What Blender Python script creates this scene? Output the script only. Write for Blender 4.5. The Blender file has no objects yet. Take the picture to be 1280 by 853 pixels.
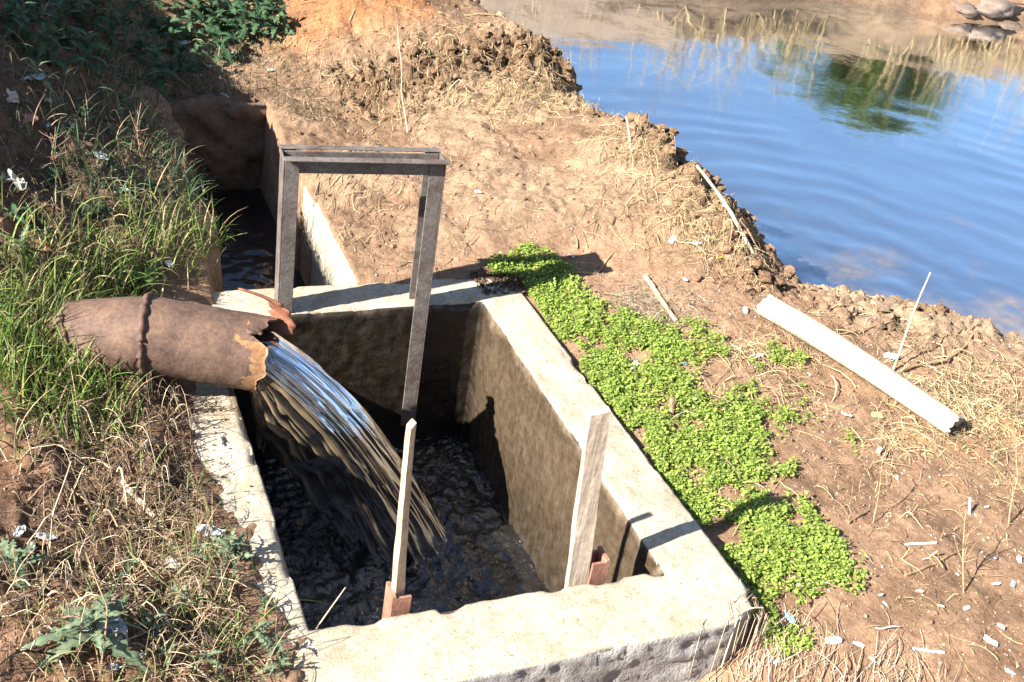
import bpy, math, random
import numpy as np
from mathutils import Vector, Matrix
R_ = np.random.default_rng(7); random.seed(7)
sc = bpy.context.scene
C = sc.collection

# ---------------------------------------------------------------- camera
# world: X = along the basin's width, Y = along its length, Z up, rim of the basin at z = 0 (metres)
FPX, PITCH, ROLL, HEIGHT, YAW = 1419.16, math.radians(31.23), math.radians(9.682), 2.1, 0.4584
CAM0 = np.array([-1.52007, -1.92706, HEIGHT])
def rotz(v, a): return np.array([math.cos(a)*v[0]-math.sin(a)*v[1], math.sin(a)*v[0]+math.cos(a)*v[1], v[2]])
_f = np.array([0, math.cos(PITCH), -math.sin(PITCH)]); _r = np.array([1., 0, 0]); _u = np.array([0, math.sin(PITCH), math.cos(PITCH)])
CR = rotz(math.cos(ROLL)*_r+math.sin(ROLL)*_u, -YAW); CU = rotz(-math.sin(ROLL)*_r+math.cos(ROLL)*_u, -YAW); CF = rotz(_f, -YAW)
cd = bpy.data.cameras.new('camera'); cam = bpy.data.objects.new('camera', cd); C.objects.link(cam)
cd.sensor_width = 22.3; cd.lens = 22.3*FPX/1280; cd.clip_start = .05; cd.clip_end = 600
cam.matrix_world = Matrix(((CR[0], CU[0], -CF[0], CAM0[0]), (CR[1], CU[1], -CF[1], CAM0[1]), (CR[2], CU[2], -CF[2], CAM0[2]), (0, 0, 0, 1)))
sc.camera = cam
# ---------------------------------------------------------------- light
SUN_EL, SUN_AZ = math.radians(33.5), math.radians(11.5)     # shadows run towards +X, turned by SUN_AZ to +Y
ld = np.array([math.cos(SUN_EL)*math.cos(SUN_AZ), math.cos(SUN_EL)*math.sin(SUN_AZ), -math.sin(SUN_EL)])
w = bpy.data.worlds.new('World'); sc.world = w; w.use_nodes = True
nt = w.node_tree; bg = nt.nodes['Background']
sky = nt.nodes.new('ShaderNodeTexSky'); sky.sky_type = 'NISHITA'; sky.sun_disc = False
sky.sun_elevation = SUN_EL; sky.sun_rotation = math.atan2(-ld[0], -ld[1]); sky.altitude = 1200; sky.dust_density = .7; sky.ozone_density = 2.6
# thin scattered clouds over the whole sky
tc = nt.nodes.new('ShaderNodeTexCoord'); mp = nt.nodes.new('ShaderNodeMapping'); mp.inputs['Scale'].default_value = (1.6, 1.6, 4.2); mp.inputs['Location'].default_value = (.35, .1, .2)
cn = nt.nodes.new('ShaderNodeTexNoise'); cn.inputs['Scale'].default_value = 1.5; cn.inputs['Detail'].default_value = 6
cr = nt.nodes.new('ShaderNodeValToRGB'); cr.color_ramp.elements[0].position = .56; cr.color_ramp.elements[1].position = .74
cr.color_ramp.elements[1].color = (.85, .85, .85, 1)
mx = nt.nodes.new('ShaderNodeMix'); mx.data_type = 'RGBA'; mx.inputs['B'].default_value = (13, 13.2, 13.6, 1)
nt.links.new(tc.outputs['Generated'], mp.inputs['Vector']); nt.links.new(mp.outputs[0], cn.inputs['Vector']); nt.links.new(cn.outputs['Fac'], cr.inputs[0])
nt.links.new(cr.outputs[0], mx.inputs['Factor']); nt.links.new(sky.outputs[0], mx.inputs['A']); nt.links.new(mx.outputs['Result'], bg.inputs['Color'])
bg.inputs['Strength'].default_value = .052
sl = bpy.data.lights.new('sun', 'SUN'); sl.energy = 5.0; sl.angle = math.radians(.5); sl.color = (1, .95, .86)
so = bpy.data.objects.new('sun', sl); C.objects.link(so); so.rotation_euler = Vector(ld).to_track_quat('-Z', 'Y').to_euler(); so.location = (-6, -1, 6)
sc.view_settings.view_transform = 'Standard'; sc.view_settings.look = 'None'; sc.view_settings.gamma = 1; sc.view_settings.exposure = 1.85
sc.view_settings.use_curve_mapping = False
sc.render.resolution_x = 1024; sc.render.resolution_y = 682

# ---------------------------------------------------------------- helpers
def pray(x, y): return CF+CR*(x-640)/FPX-CU*(y-426.5)/FPX
def at(x, y, z=0.):
    d = pray(x, y); return CAM0+d*(z-HEIGHT)/d[2]
def _hash(ix, iy, iz, s):
    n = (ix.astype(np.int64)*374761393+iy.astype(np.int64)*668265263+iz.astype(np.int64)*2147483647+s*974711) & 0xffffffff
    n = ((n ^ (n >> 13))*1274126177) & 0xffffffff; n = ((n ^ (n >> 15))*2246822519) & 0xffffffff
    return ((n ^ (n >> 16)) & 0xffff)/65535.
def vn(p, s=0):
    p = np.asarray(p, float); i = np.floor(p).astype(np.int64); f = p-i; f = f*f*f*(f*(f*6-15)+10); o = 0
    for a in (0, 1):
        wa = f[..., 0] if a else 1-f[..., 0]
        for b in (0, 1):
            wb = f[..., 1] if b else 1-f[..., 1]
            for c in (0, 1):
                wc = f[..., 2] if c else 1-f[..., 2]
                o = o+wa*wb*wc*_hash(i[..., 0]+a, i[..., 1]+b, i[..., 2]+c, s)
    return o*2-1
def fbm(p, oct=4, s=0, gain=.5):
    p = np.asarray(p, float); o = 0; a = 1.
    for k in range(oct): o = o+a*vn(p*(2.03**k)+k*17.3, s+k); a *= gain
    return o
def n2(u, v, sc_, oct=4, s=0, gain=.5): return fbm(np.stack([u*sc_, v*sc_, np.zeros_like(u)+.37], -1), oct, s, gain)
def sstep(a, b, x): t = np.clip((x-a)/(b-a), 0, 1); return t*t*(3-2*t)

def mesh_np(name, V, F, col=None, smooth=True):
    V = np.asarray(V, np.float32).reshape(-1, 3); F = np.asarray(F, np.int32)
    me = bpy.data.meshes.new(name); k = F.shape[1]
    me.vertices.add(len(V)); me.vertices.foreach_set('co', V.ravel())
    me.loops.add(F.size); me.loops.foreach_set('vertex_index', F.ravel())
    me.polygons.add(len(F)); me.polygons.foreach_set('loop_start', np.arange(0, F.size, k, dtype=np.int32))
    me.polygons.foreach_set('use_smooth', np.full(len(F), smooth))
    me.update(calc_edges=True)
    if col is not None:
        ca = me.color_attributes.new('tint', 'FLOAT_COLOR', 'POINT'); c4 = np.ones((len(V), 4), np.float32); c4[:, :3] = np.asarray(col).reshape(-1, 3)
        ca.data.foreach_set('color', c4.ravel())
    return me
def link(name, me, mat=None, parent=None, loc=None, rot=None):
    o = bpy.data.objects.new(name, me); C.objects.link(o)
    if mat is not None and me is not None and not me.materials: me.materials.append(mat)
    if parent is not None: o.parent = parent
    if loc is not None: o.location = loc
    if rot is not None: o.rotation_euler = rot
    return o
def tag(o, label=None, cat=None, group=None, kind=None):
    for k, v in (('label', label), ('category', cat), ('group', group), ('kind', kind)):
        if v: o[k] = v
    return o
def empty(name, loc=(0, 0, 0), rz=0.): return link(name, None, None, None, loc, (0, 0, rz))
def grid_faces(n, m, closed_m=False):
    i, j = np.meshgrid(np.arange(n-1), np.arange(m if closed_m else m-1), indexing='ij'); j2 = (j+1) % m
    return np.stack([i*m+j, (i+1)*m+j, (i+1)*m+j2, i*m+j2], -1).reshape(-1, 4)
def tubes(P, rad, sides=3):
    """P (N,S,3) centre lines, rad (N,S) -> verts, quads (caps left to the taper)"""
    N, S, _ = P.shape
    T = np.gradient(P, axis=1); T /= np.linalg.norm(T, axis=-1, keepdims=True)+1e-9
    ref = np.where(np.abs(T[:, :, 2:3]) > .9, np.array([1., 0, 0]), np.array([0, 0, 1.]))
    A = np.cross(T, ref); A /= np.linalg.norm(A, axis=-1, keepdims=True)+1e-9; B = np.cross(T, A)
    th = np.arange(sides)*2*math.pi/sides
    V = P[:, :, None]+rad[:, :, None, None]*(np.cos(th)[None, None, :, None]*A[:, :, None]+np.sin(th)[None, None, :, None]*B[:, :, None])
    f = grid_faces(S, sides, True)
    F = (f[None]+(np.arange(N)*S*sides)[:, None, None]).reshape(-1, 4)
    return V.reshape(-1, 3), F
def blades(base, L, W, head, tilt, curl, S=5, roll=None):
    """flat grass blades: (N,) arrays -> verts (N*(S+1)*2), quads"""
    N = len(L); t = np.linspace(0, 1, S+1)[None]
    th = tilt[:, None]+curl[:, None]*t; dl = (L/S)[:, None]
    rr = np.concatenate([np.zeros((N, 1)), np.cumsum(np.sin(th[:, :-1])*dl, 1)], 1); zz = np.concatenate([np.zeros((N, 1)), np.cumsum(np.cos(th[:, :-1])*dl, 1)], 1)
    hx, hy = np.cos(head)[:, None], np.sin(head)[:, None]
    Pc = np.stack([base[:, 0:1]+hx*rr, base[:, 1:2]+hy*rr, base[:, 2:3]+zz], -1)
    if roll is None: roll = R_.uniform(-.9, .9, N)
    sd = np.stack([-np.sin(head)*np.cos(roll), np.cos(head)*np.cos(roll), np.sin(roll)], -1)[:, None]
    ww = (W[:, None]*(.55+.45*np.minimum(1, t*4))*(1-t**2.2)+.0003)[..., None]*.5
    V = np.stack([Pc-sd*ww, Pc+sd*ww], 2)
    f = grid_faces(S+1, 2); F = (f[None]+(np.arange(N)*(S+1)*2)[:, None, None]).reshape(-1, 4)
    return V.reshape(-1, 3), F
def join(parts):
    Vs, Fs, Cs, o = [], [], [], 0
    for V, F, c in parts: Vs.append(V); Fs.append(F+o); Cs.append(c); o += len(V)
    return np.concatenate(Vs), np.concatenate(Fs), np.concatenate(Cs)
def box_vf(lo, hi):
    x0, y0, z0 = lo; x1, y1, z1 = hi
    V = np.array([(x0, y0, z0), (x1, y0, z0), (x1, y1, z0), (x0, y1, z0), (x0, y0, z1), (x1, y0, z1), (x1, y1, z1), (x0, y1, z1)], float)
    F = np.array([(0, 3, 2, 1), (4, 5, 6, 7), (0, 1, 5, 4), (1, 2, 6, 5), (2, 3, 7, 6), (3, 0, 4, 7)]); return V, F
def rough_box(lo, hi, res=.02, r=.012, amp=.006, freq=14, seed=3, chip=.012):
    """a box with rounded, chipped edges and an uneven skin; returns verts, quads (welded)"""
    lo, hi = np.array(lo, float), np.array(hi, float); n = np.maximum(2, np.ceil((hi-lo)/res).astype(int))
    Vs, Fs, o = [], [], 0
    for ax in range(3):
        b, c = [(1, 2), (2, 0), (0, 1)][ax]
        for side in (0, 1):
            g, h = np.meshgrid(np.linspace(lo[b], hi[b], n[b]+1), np.linspace(lo[c], hi[c], n[c]+1), indexing='ij')
            P = np.zeros(g.shape+(3,)); P[..., b] = g; P[..., c] = h; P[..., ax] = hi[ax] if side else lo[ax]
            f = grid_faces(n[b]+1, n[c]+1)
            if not side: f = f[:, ::-1]
            Vs.append(P.reshape(-1, 3)); Fs.append(f+o); o += P.size//3
    V = np.concatenate(Vs); F = np.concatenate(Fs)
    q = np.round(V*1e5).astype(np.int64); _, idx, inv = np.unique(q, axis=0, return_index=True, return_inverse=True)
    V = V[idx]; F = inv.ravel()[F]
    core = np.clip(V, lo+r, hi-r); d = V-core; L = np.linalg.norm(d, axis=1, keepdims=True)+1e-9; nd = d/L
    V2 = core+nd*np.minimum(L, r)
    edge = (np.abs(d) > r*.5).sum(1) >= 2
    V2 += nd*(amp*fbm(V*freq, 3, seed))[:, None]-nd*(edge*chip*np.maximum(0, vn(V*22, seed+5)))[:, None]
    return V2, F

# ---------------------------------------------------------------- materials
def mat(name, rough=.8, spec=.3):
    m = bpy.data.materials.new(name); m.use_nodes = True; b = m.node_tree.nodes['Principled BSDF']
    b.inputs['Roughness'].default_value = rough; b.inputs['Specular IOR Level'].default_value = spec; return m, m.node_tree, b
class NB:
    def __init__(s, t): s.t = t; s.n = t.nodes; s.l = t.links
    def new(s, k, **kw):
        x = s.n.new(k)
        for a, v in kw.items():
            if hasattr(x, a): setattr(x, a, v)
            else: x.inputs[a.replace('_', ' ').title()].default_value = v
        return x
    def pos(s, scale=(1, 1, 1), obj=False):
        g = s.new('ShaderNodeTexCoord') if obj else s.new('ShaderNodeNewGeometry'); m = s.new('ShaderNodeMapping'); m.inputs['Scale'].default_value = scale
        s.l.new(g.outputs['Object' if obj else 'Position'], m.inputs['Vector']); return m.outputs[0]
    def noise(s, vec, scale, detail=4, rough=.6):
        x = s.new('ShaderNodeTexNoise'); x.inputs['Scale'].default_value = scale; x.inputs['Detail'].default_value = detail; x.inputs['Roughness'].default_value = rough
        s.l.new(vec, x.inputs['Vector']); return x.outputs['Fac']
    def ramp(s, fac, *st):
        x = s.new('ShaderNodeValToRGB'); e = x.color_ramp.elements
        while len(e) < len(st): e.new(.5)
        for i, (p, c) in enumerate(st):
            e[i].position = p; e[i].color = (c, c, c, 1) if isinstance(c, (int, float)) else (*c, 1)
        s.l.new(fac, x.inputs[0]); return x.outputs[0]
    def mix(s, fac, a, b, mode='MIX'):
        x = s.new('ShaderNodeMix'); x.data_type = 'RGBA'; x.blend_type = mode
        for k, v in (('Factor', fac), ('A', a), ('B', b)):
            if isinstance(v, (int, float)): x.inputs[k].default_value = v if k == 'Factor' else (v, v, v, 1)
            elif isinstance(v, tuple): x.inputs[k].default_value = (*v, 1)
            else: s.l.new(v, x.inputs[k])
        return x.outputs['Result']
    def math(s, op, a, b=0.):
        x = s.new('ShaderNodeMath'); x.operation = op
        for i, v in enumerate((a, b)):
            if isinstance(v, (int, float)): x.inputs[i].default_value = v
            else: s.l.new(v, x.inputs[i])
        return x.outputs[0]
    def bump(s, h, strength, dist, normal=None):
        x = s.new('ShaderNodeBump'); x.inputs['Strength'].default_value = strength; x.inputs['Distance'].default_value = dist; s.l.new(h, x.inputs['Height'])
        if normal is not None: s.l.new(normal, x.inputs['Normal'])
        return x.outputs[0]
    def attr(s): x = s.new('ShaderNodeAttribute'); x.attribute_name = 'tint'; return x.outputs['Color']
# soil: base tint per vertex, grain and crumbs from noise
m_soil, t, b = mat('soil', .95, .12); k = NB(t); p = k.pos()
g1 = k.noise(p, 55, 6, .75); g2 = k.noise(p, 9, 5, .65); g3 = k.noise(p, 190, 3, .7)
c = k.mix(1., k.attr(), k.ramp(g1, (.25, .5), (.5, .95), (.75, 1.35)), 'MULTIPLY')
c = k.mix(1., c, k.ramp(g2, (.3, .68), (.65, 1.22)), 'MULTIPLY')
vo = k.new('ShaderNodeTexVoronoi'); vo.inputs['Scale'].default_value = 60; t.links.new(p, vo.inputs['Vector'])
c = k.mix(k.ramp(vo.outputs['Distance'], (.06, .8), (.16, 0.)), c, k.ramp(g2, (.4, (.16, .09, .05)), (.6, (.55, .43, .32))))
t.links.new(c, b.inputs['Base Color'])
nb = k.bump(g1, .9, .012); nb = k.bump(g3, .7, .004, nb); t.links.new(nb, b.inputs['Normal'])
# concrete of the rim, the stained wet inside and the raw outside
def concrete(name, lo, hi, speck, bumpd, rough=.9, spec=.25):
    m, t, b = mat(name, rough, spec); k = NB(t); p = k.pos(); a = k.noise(p, 6, 6, .65); d = k.noise(p, 45, 5, .7); e = k.noise(p, 130, 3)
    c = k.ramp(a, (.32, lo), (.66, hi)); c = k.mix(1., c, k.ramp(d, (.3, .72), (.55, 1.05), (.8, 1.12)), 'MULTIPLY')
    c = k.mix(k.ramp(e, (.60, 0.), (.68, speck)), c, (.16, .12, .08))
    vc = k.new('ShaderNodeTexVoronoi'); vc.feature = 'DISTANCE_TO_EDGE'; vc.inputs['Scale'].default_value = 2.3; wv = k.new('ShaderNodeVectorMath'); wv.operation = 'ADD'; nn = k.new('ShaderNodeTexNoise'); nn.inputs['Scale'].default_value = 5; t.links.new(p, nn.inputs['Vector']); t.links.new(p, wv.inputs[0]); t.links.new(nn.outputs['Color'], wv.inputs[1]); t.links.new(wv.outputs[0], vc.inputs['Vector'])
    c = k.mix(k.math('MULTIPLY', k.ramp(vc.outputs['Distance'], (.002, .75), (.006, 0.)), k.ramp(a, (.45, 0.), (.55, 1.))), c, (.12, .09, .06)); t.links.new(c, b.inputs['Base Color'])
    nb = k.bump(d, .6, bumpd); nb = k.bump(e, .5, bumpd*.4, nb); t.links.new(nb, b.inputs['Normal']); return m
m_rim = concrete('rim_concrete', (.33, .26, .175), (.51, .445, .35), .8, .006)
m_raw = concrete('raw_concrete', (.25, .235, .22), (.40, .38, .36), .5, .02)
m_plaster = concrete('plaster_concrete', (.32, .27, .2), (.47, .42, .34), .4, .005)
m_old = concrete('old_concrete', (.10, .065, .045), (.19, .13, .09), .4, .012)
m_wet, t, b = mat('wet_stained_concrete', .35, .5); k = NB(t); p = k.pos()
gz = k.new('ShaderNodeSeparateXYZ'); t.links.new(k.new('ShaderNodeNewGeometry').outputs['Position'], gz.inputs[0])
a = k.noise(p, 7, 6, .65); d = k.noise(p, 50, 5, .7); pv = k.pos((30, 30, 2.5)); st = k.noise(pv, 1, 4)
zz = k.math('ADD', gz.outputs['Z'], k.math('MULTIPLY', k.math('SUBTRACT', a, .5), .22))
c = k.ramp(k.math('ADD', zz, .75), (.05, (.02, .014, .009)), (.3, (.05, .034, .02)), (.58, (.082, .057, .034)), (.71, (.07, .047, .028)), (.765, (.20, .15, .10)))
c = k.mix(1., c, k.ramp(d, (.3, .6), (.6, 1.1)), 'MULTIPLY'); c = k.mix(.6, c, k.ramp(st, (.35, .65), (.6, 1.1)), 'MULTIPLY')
back_shade = k.ramp(k.math('ADD', k.math('SUBTRACT', gz.outputs['Y'], 1.36), k.math('MULTIPLY', k.math('SUBTRACT', a, .5), .12)), (.0, 1.), (.08, .30))   # shade of the back wall painted in: its colour darkens past the front edge
c = k.mix(1., c, back_shade, 'MULTIPLY'); t.links.new(c, b.inputs['Base Color'])
t.links.new(k.ramp(k.noise(p, 24, 4), (.35, .18), (.6, .7)), b.inputs['Roughness'])
nb = k.bump(d, .45, .004); nb = k.bump(k.noise(p, 140, 2), .5, .003, nb); t.links.new(nb, b.inputs['Normal'])
# rust
def rust(name, lo, mid, hi, rough=.75, scale=9, metallic=.0):
    m, t, b = mat(name, rough, .35); k = NB(t); p = k.pos(); a = k.noise(p, scale, 6, .7); d = k.noise(p, 90, 4, .7)
    c = k.ramp(a, (.3, lo), (.5, mid), (.72, hi)); c = k.mix(1., c, k.ramp(d, (.3, .65), (.6, 1.1)), 'MULTIPLY'); t.links.new(c, b.inputs['Base Color'])
    b.inputs['Metallic'].default_value = metallic
    t.links.new(k.bump(d, .5, .003), b.inputs['Normal']); return m
m_pipe = rust('pipe_rust', (.07, .04, .03), (.125, .075, .055), (.20, .12, .075), scale=13)
m_pipe_end = rust('pipe_end_rust', (.15, .07, .04), (.29, .15, .065), (.36, .25, .15), scale=26)
m_flap = rust('fresh_rust', (.16, .06, .035), (.23, .09, .05), (.28, .13, .075))
m_weld = rust('weld_rust', (.06, .035, .028), (.12, .068, .05), (.17, .10, .07))
m_frame = rust('frame_steel', (.085, .055, .045), (.15, .125, .11), (.22, .195, .175), .6, 14, .15)
m_channel = rust('primer_rust', (.20, .085, .055), (.29, .14, .095), (.36, .21, .15), .8, 16)
def wood(name, lo, hi):
    m, t, b = mat(name, .85, .2); k = NB(t); p = k.pos((70, 70, 5), True); a = k.noise(p, 1, 5, .65); d = k.noise(k.pos((1, 1, 1), True), 60, 4)
    c = k.ramp(a, (.3, lo), (.65, hi)); c = k.mix(1., c, k.ramp(d, (.3, .75), (.6, 1.08)), 'MULTIPLY'); t.links.new(c, b.inputs['Base Color'])
    t.links.new(k.bump(a, .6, .004), b.inputs['Normal']); return m
m_wood = wood('weathered_wood', (.28, .22, .17), (.47, .39, .31)); m_wood2 = wood('tan_wood', (.33, .235, .155), (.50, .38, .27))
m_white = wood('bleached_tube', (.36, .27, .17), (.55, .50, .41))
# plants
def plantmat(name, rough, trans):
    m, t, b = mat(name, rough, .25); k = NB(t); c = k.attr(); c = k.mix(1., c, k.ramp(k.noise(k.pos(), 70, 3), (.3, .75), (.65, 1.2)), 'MULTIPLY'); t.links.new(c, b.inputs['Base Color'])
    if trans:
        tr = k.new('ShaderNodeBsdfTranslucent'); ms = k.new('ShaderNodeMixShader'); ms.inputs[0].default_value = trans; t.links.new(c, tr.inputs[0])
        t.links.new(b.outputs[0], ms.inputs[1]); t.links.new(tr.outputs[0], ms.inputs[2]); t.links.new(ms.outputs[0], t.nodes['Material Output'].inputs[0])
    return m
m_leaf = plantmat('leaf', .5, .35); m_straw = plantmat('straw', .8, 0); m_clod = plantmat('clod', .95, 0)
m_scrap, t, b = mat('plastic_scrap', .5, .4); k = NB(t); t.links.new(k.mix(1., k.attr(), k.ramp(k.noise(k.pos(), 60, 4), (.35, .72), (.6, 1.05)), 'MULTIPLY'), b.inputs['Base Color'])
# water
def water(name, base, gloss, waves, rough=.03, tint=(1, 1, 1), film=None):
    m, t, b = mat(name, .5, .2); k = NB(t)
    gl = k.new('ShaderNodeBsdfGlossy'); gl.inputs['Roughness'].default_value = rough; gl.inputs['Color'].default_value = (*tint, 1)
    fr = k.new('ShaderNodeFresnel'); fr.inputs['IOR'].default_value = 1.45
    fac = k.math('ADD', k.math('MULTIPLY', fr.outputs[0], .9), gloss); nb = None
    for scale, stretch, d, s in waves:
        nb = k.bump(k.noise(k.pos(stretch), scale, 4, .55), s, d, nb)
    if nb is not None:
        for x in (gl, b, fr): t.links.new(nb, x.inputs['Normal'])
    if film:
        fm = film(k); fac = k.math('MULTIPLY', fac, k.math('SUBTRACT', 1., k.math('MULTIPLY', fm, .8)))
        t.links.new(k.mix(fm, base, (.27, .215, .17)), b.inputs['Base Color'])
    else: b.inputs['Base Color'].default_value = (*base, 1)
    ms = k.new('ShaderNodeMixShader'); t.links.new(k.math('MINIMUM', fac, 1.), ms.inputs[0]); t.links.new(b.outputs[0], ms.inputs[1]); t.links.new(gl.outputs[0], ms.inputs[2])
    t.links.new(ms.outputs[0], t.nodes['Material Output'].inputs[0]); return m
def pond_film(k):
    at_ = k.attr(); sep = k.new('ShaderNodeSeparateColor'); k.l.new(at_, sep.inputs[0])
    n = k.noise(k.pos((1, 1, 1)), 3.2, 6, .65)
    return k.ramp(k.math('ADD', n, k.math('MULTIPLY', sep.outputs[0], .5)), (.68, 0.), (.95, .85))
m_pond = water('pond_water', (.12, .095, .08), .80, [(16, (1, 1, 1), .006, .12)], .02, (.93, .98, 1), pond_film)
m_black = water('dark_water', (.009, .007, .006), .05, [(18, (1, 1, 1), .03, .8), (60, (1, 1, 1), .010, .7)], .06)
m_still = water('channel_water', (.015, .012, .010), .02, [(9, (1, 1, 1), .01, .4)], .05)
m_jet = water('falling_water', (.16, .115, .065), .20, [], .12)
m_jet.node_tree.links.new(NB(m_jet.node_tree).attr(), m_jet.node_tree.nodes['Principled BSDF'].inputs['Base Color'])

# ---------------------------------------------------------------- ground
ctl = []
def cp(px, py, z): q = at(px, py, z); ctl.append((q[0], q[1], z))
for q in ((700, 400, -.012), (760, 430, -.012), (800, 480, -.015), (870, 560, -.02), (960, 680, -.035), (1050, 600, -.03), (1100, 760, -.05), (1280, 853, -.06), (1280, 600, -.05),
          (1200, 480, -.04), (1000, 470, 0), (900, 440, .02), (1280, 440, -.06), (1100, 385, -.02), (1190, 392, -.05), (980, 352, 0), (950, 800, -.10), (900, 853, -.19), (660, 345, 0.), (690, 380, -.005),
          (300, 700, .012), (222, 560, .01), (100, 600, .05), (0, 700, .09), (0, 853, .09), (200, 853, .03), (0, 500, .14), (100, 480, .10), (215, 480, .0), (150, 330, .12), (260, 345, .04),
          (230, 300, .12), (0, 330, .28), (500, 320, .02), (560, 280, .05), (480, 220, .08), (650, 260, .11), (700, 200, .16), (760, 250, .15), (830, 280, .14), (880, 330, .09), (640, 330, .01),
          (740, 330, .03), (820, 370, .035), (745, 145, .2), (830, 175, .2), (905, 240, .19), (955, 325, .07), (700, 80, .26), (640, 30, .3), (570, 5, .36), (640, 150, .16), (560, 170, .1)):
    cp(*q)
ctl += [(-.44, 1.8, .0), (-.44, 2.3, .005), (-.42, 2.9, .05), (-.3, 3.2, .05), (0, 3.22, .05),
        (-.3, -.5, -.3), (-.8, -.45, -.2), (-1.12, -.35, .0), (-1.3, -.4, .03), (-.3, -1.2, -.2), (.6, -1, -.16), (1.5, -.8, -.1), (-1.5, -2, .4), (-3, -1, .5), (-2.6, .5, .3),
        (-.9, 1.9, .06), (-1.2, 2, .24), (-1.6, 2, .38), (-2.2, 2, .85), (-.92, 2.6, .08), (-1.15, 2.7, .24), (-1.6, 2.8, .56), (-2.2, 2.8, 1.15), (-1, 3.5, .12), (-1.35, 3.6, .38), (-2, 3.6, 1.0),
        (-.5, 3.55, .05), (-.35, 4.2, .16), (-.7, 4.4, .3), (-1.4, 4.6, .62), (-2.2, 5, 1.3), (-3.2, 3, 1.25), (-.2, 5.2, .5), (-.6, 7, .8), (.3, 7, .7),
        (.1, 3.5, .16), (.05, 4.0, .38), (.5, 3.9, .40), (.75, 4.4, .42), (.4, 5, .52), (1.0, 3.3, .22), (.9, 5.4, .4),
        (1.55, 3.1, -.55), (1.75, 2.6, -.55), (1.75, 2.1, -.55), (1.65, 3.8, -.55), (1.65, 4.6, -.55), (1.5, 5.4, -.5), (1.4, 6.5, -.45),
        (2.5, 3, -.85), (3, 5, -.9), (5, 4, -.9), (4.5, 5.6, -.8), (4, 2.5, -.9), (6.5, 3, -.9), (2.15, 1.95, -.6), (2.75, 1.55, -.6), (3.4, 1.3, -.65), (4.5, 1.2, -.65), (3, .6, -.08), (4.3, .2, -.08), (3, -.5, -.1), (6, .3, -.1),
        (2.3, 7.2, -.45), (3.2, 7.15, -.42), (4.4, 7.2, -.42), (5.73, 7.15, -.42), (7.8, 6.65, -.42), (10, 6.2, -.42), (3, 8.2, .35), (5, 8.3, .4), (7, 8.0, .4), (9, 7.4, .4), (11, 7.2, .4), (4.6, 7.6, .05), (6.6, 7.4, .05), (9, 5, -.8), (11, 3, -.8), (5, 10, .45), (9, 9.5, .45)]
ctl = np.array(ctl); Q = ctl[:, :2]
def _phi(r2): return .5*r2*np.log(r2+1e-12)
_K = _phi(((Q[:, None]-Q[None])**2).sum(-1))+np.eye(len(Q))*.012
_A = np.block([[_K, np.c_[np.ones(len(Q)), Q]], [np.r_[np.ones((1, len(Q))), Q.T], np.zeros((3, 3))]])
_W = np.linalg.solve(_A, np.r_[ctl[:, 2], 0, 0, 0])
def tps(u, v):
    o = _W[-3]+_W[-2]*u+_W[-1]*v
    for i in range(len(Q)): o = o+_W[i]*_phi((u-Q[i, 0])**2+(v-Q[i, 1])**2)
    return o
def axis(a, b, st, lo, hi, ratio):
    x = list(np.arange(a, b+st/2, st)); s = st
    while x[-1] < hi: s *= ratio; x.append(x[-1]+s)
    s = st; y = []
    q = a
    while q > lo: s *= ratio; q -= s; y.append(q)
    return np.array(y[::-1]+x)
# smoothed surface grid
GU = axis(-2.0, 2.75, .0105, -150, 160, 1.12); GV = axis(-.75, 4.6, .0105, -150, 160, 1.12)
UU, VV = np.meshgrid(GU, GV, indexing='ij')
H = tps(np.clip(UU, -3.4, 11.5), np.clip(VV, -2.4, 9.8))
far = np.maximum(sstep(6, 20, np.hypot(UU-2, VV-3)), sstep(10.5, 12.5, UU)); H = H*(1-far)+.4*far
rim_d = np.maximum(np.maximum(UU-.22, -1.15-UU), np.maximum(VV-1.65, -.26-VV))      # distance outside the basin's outer edge
calm = sstep(.0, .12, rim_d)
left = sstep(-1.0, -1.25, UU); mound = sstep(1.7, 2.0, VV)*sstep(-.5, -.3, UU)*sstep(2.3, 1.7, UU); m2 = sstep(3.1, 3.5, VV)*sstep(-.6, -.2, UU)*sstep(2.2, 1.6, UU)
crest = np.exp(-((UU-(1.18+.05*np.sin(VV*5)))/.17)**2)*sstep(1.2, 1.5, VV)*sstep(4.6, 4.0, VV)
cut = np.exp(-((VV-3.38)/.16)**2)*sstep(-.2, .1, UU)*sstep(1.2, .9, UU)
shore = sstep(1.3, 1.7, UU)*sstep(.7, 1.1, VV)*sstep(2.2, 1.8, VV)
near = sstep(8, 3, np.hypot(UU-.3, VV-1.5))
N1 = n2(UU, VV, 3.1, 3, 11); N2 = n2(UU, VV, 11, 4, 21); N3 = n2(UU, VV, 34, 3, 31); N4 = 1-np.abs(n2(UU, VV, 16, 3, 41, .6))
H = H+near*calm*((.012+.012*mound+.02*left)*N1+(.006+.005*mound+.016*left+.035*crest+.035*cut+.02*shore)*N2+(.003+.002*mound+.006*left+.016*crest+.018*cut+.010*shore)*N3+(.006*mound+.012*left)*(N4-.6)+(.05*crest+.075*cut+.02*shore)*np.round((n2(UU,VV,9,3,45)+.1*N3)*2.2)/2.2)
H -= near*(1-sstep(0, .03, rim_d))*.004
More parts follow.
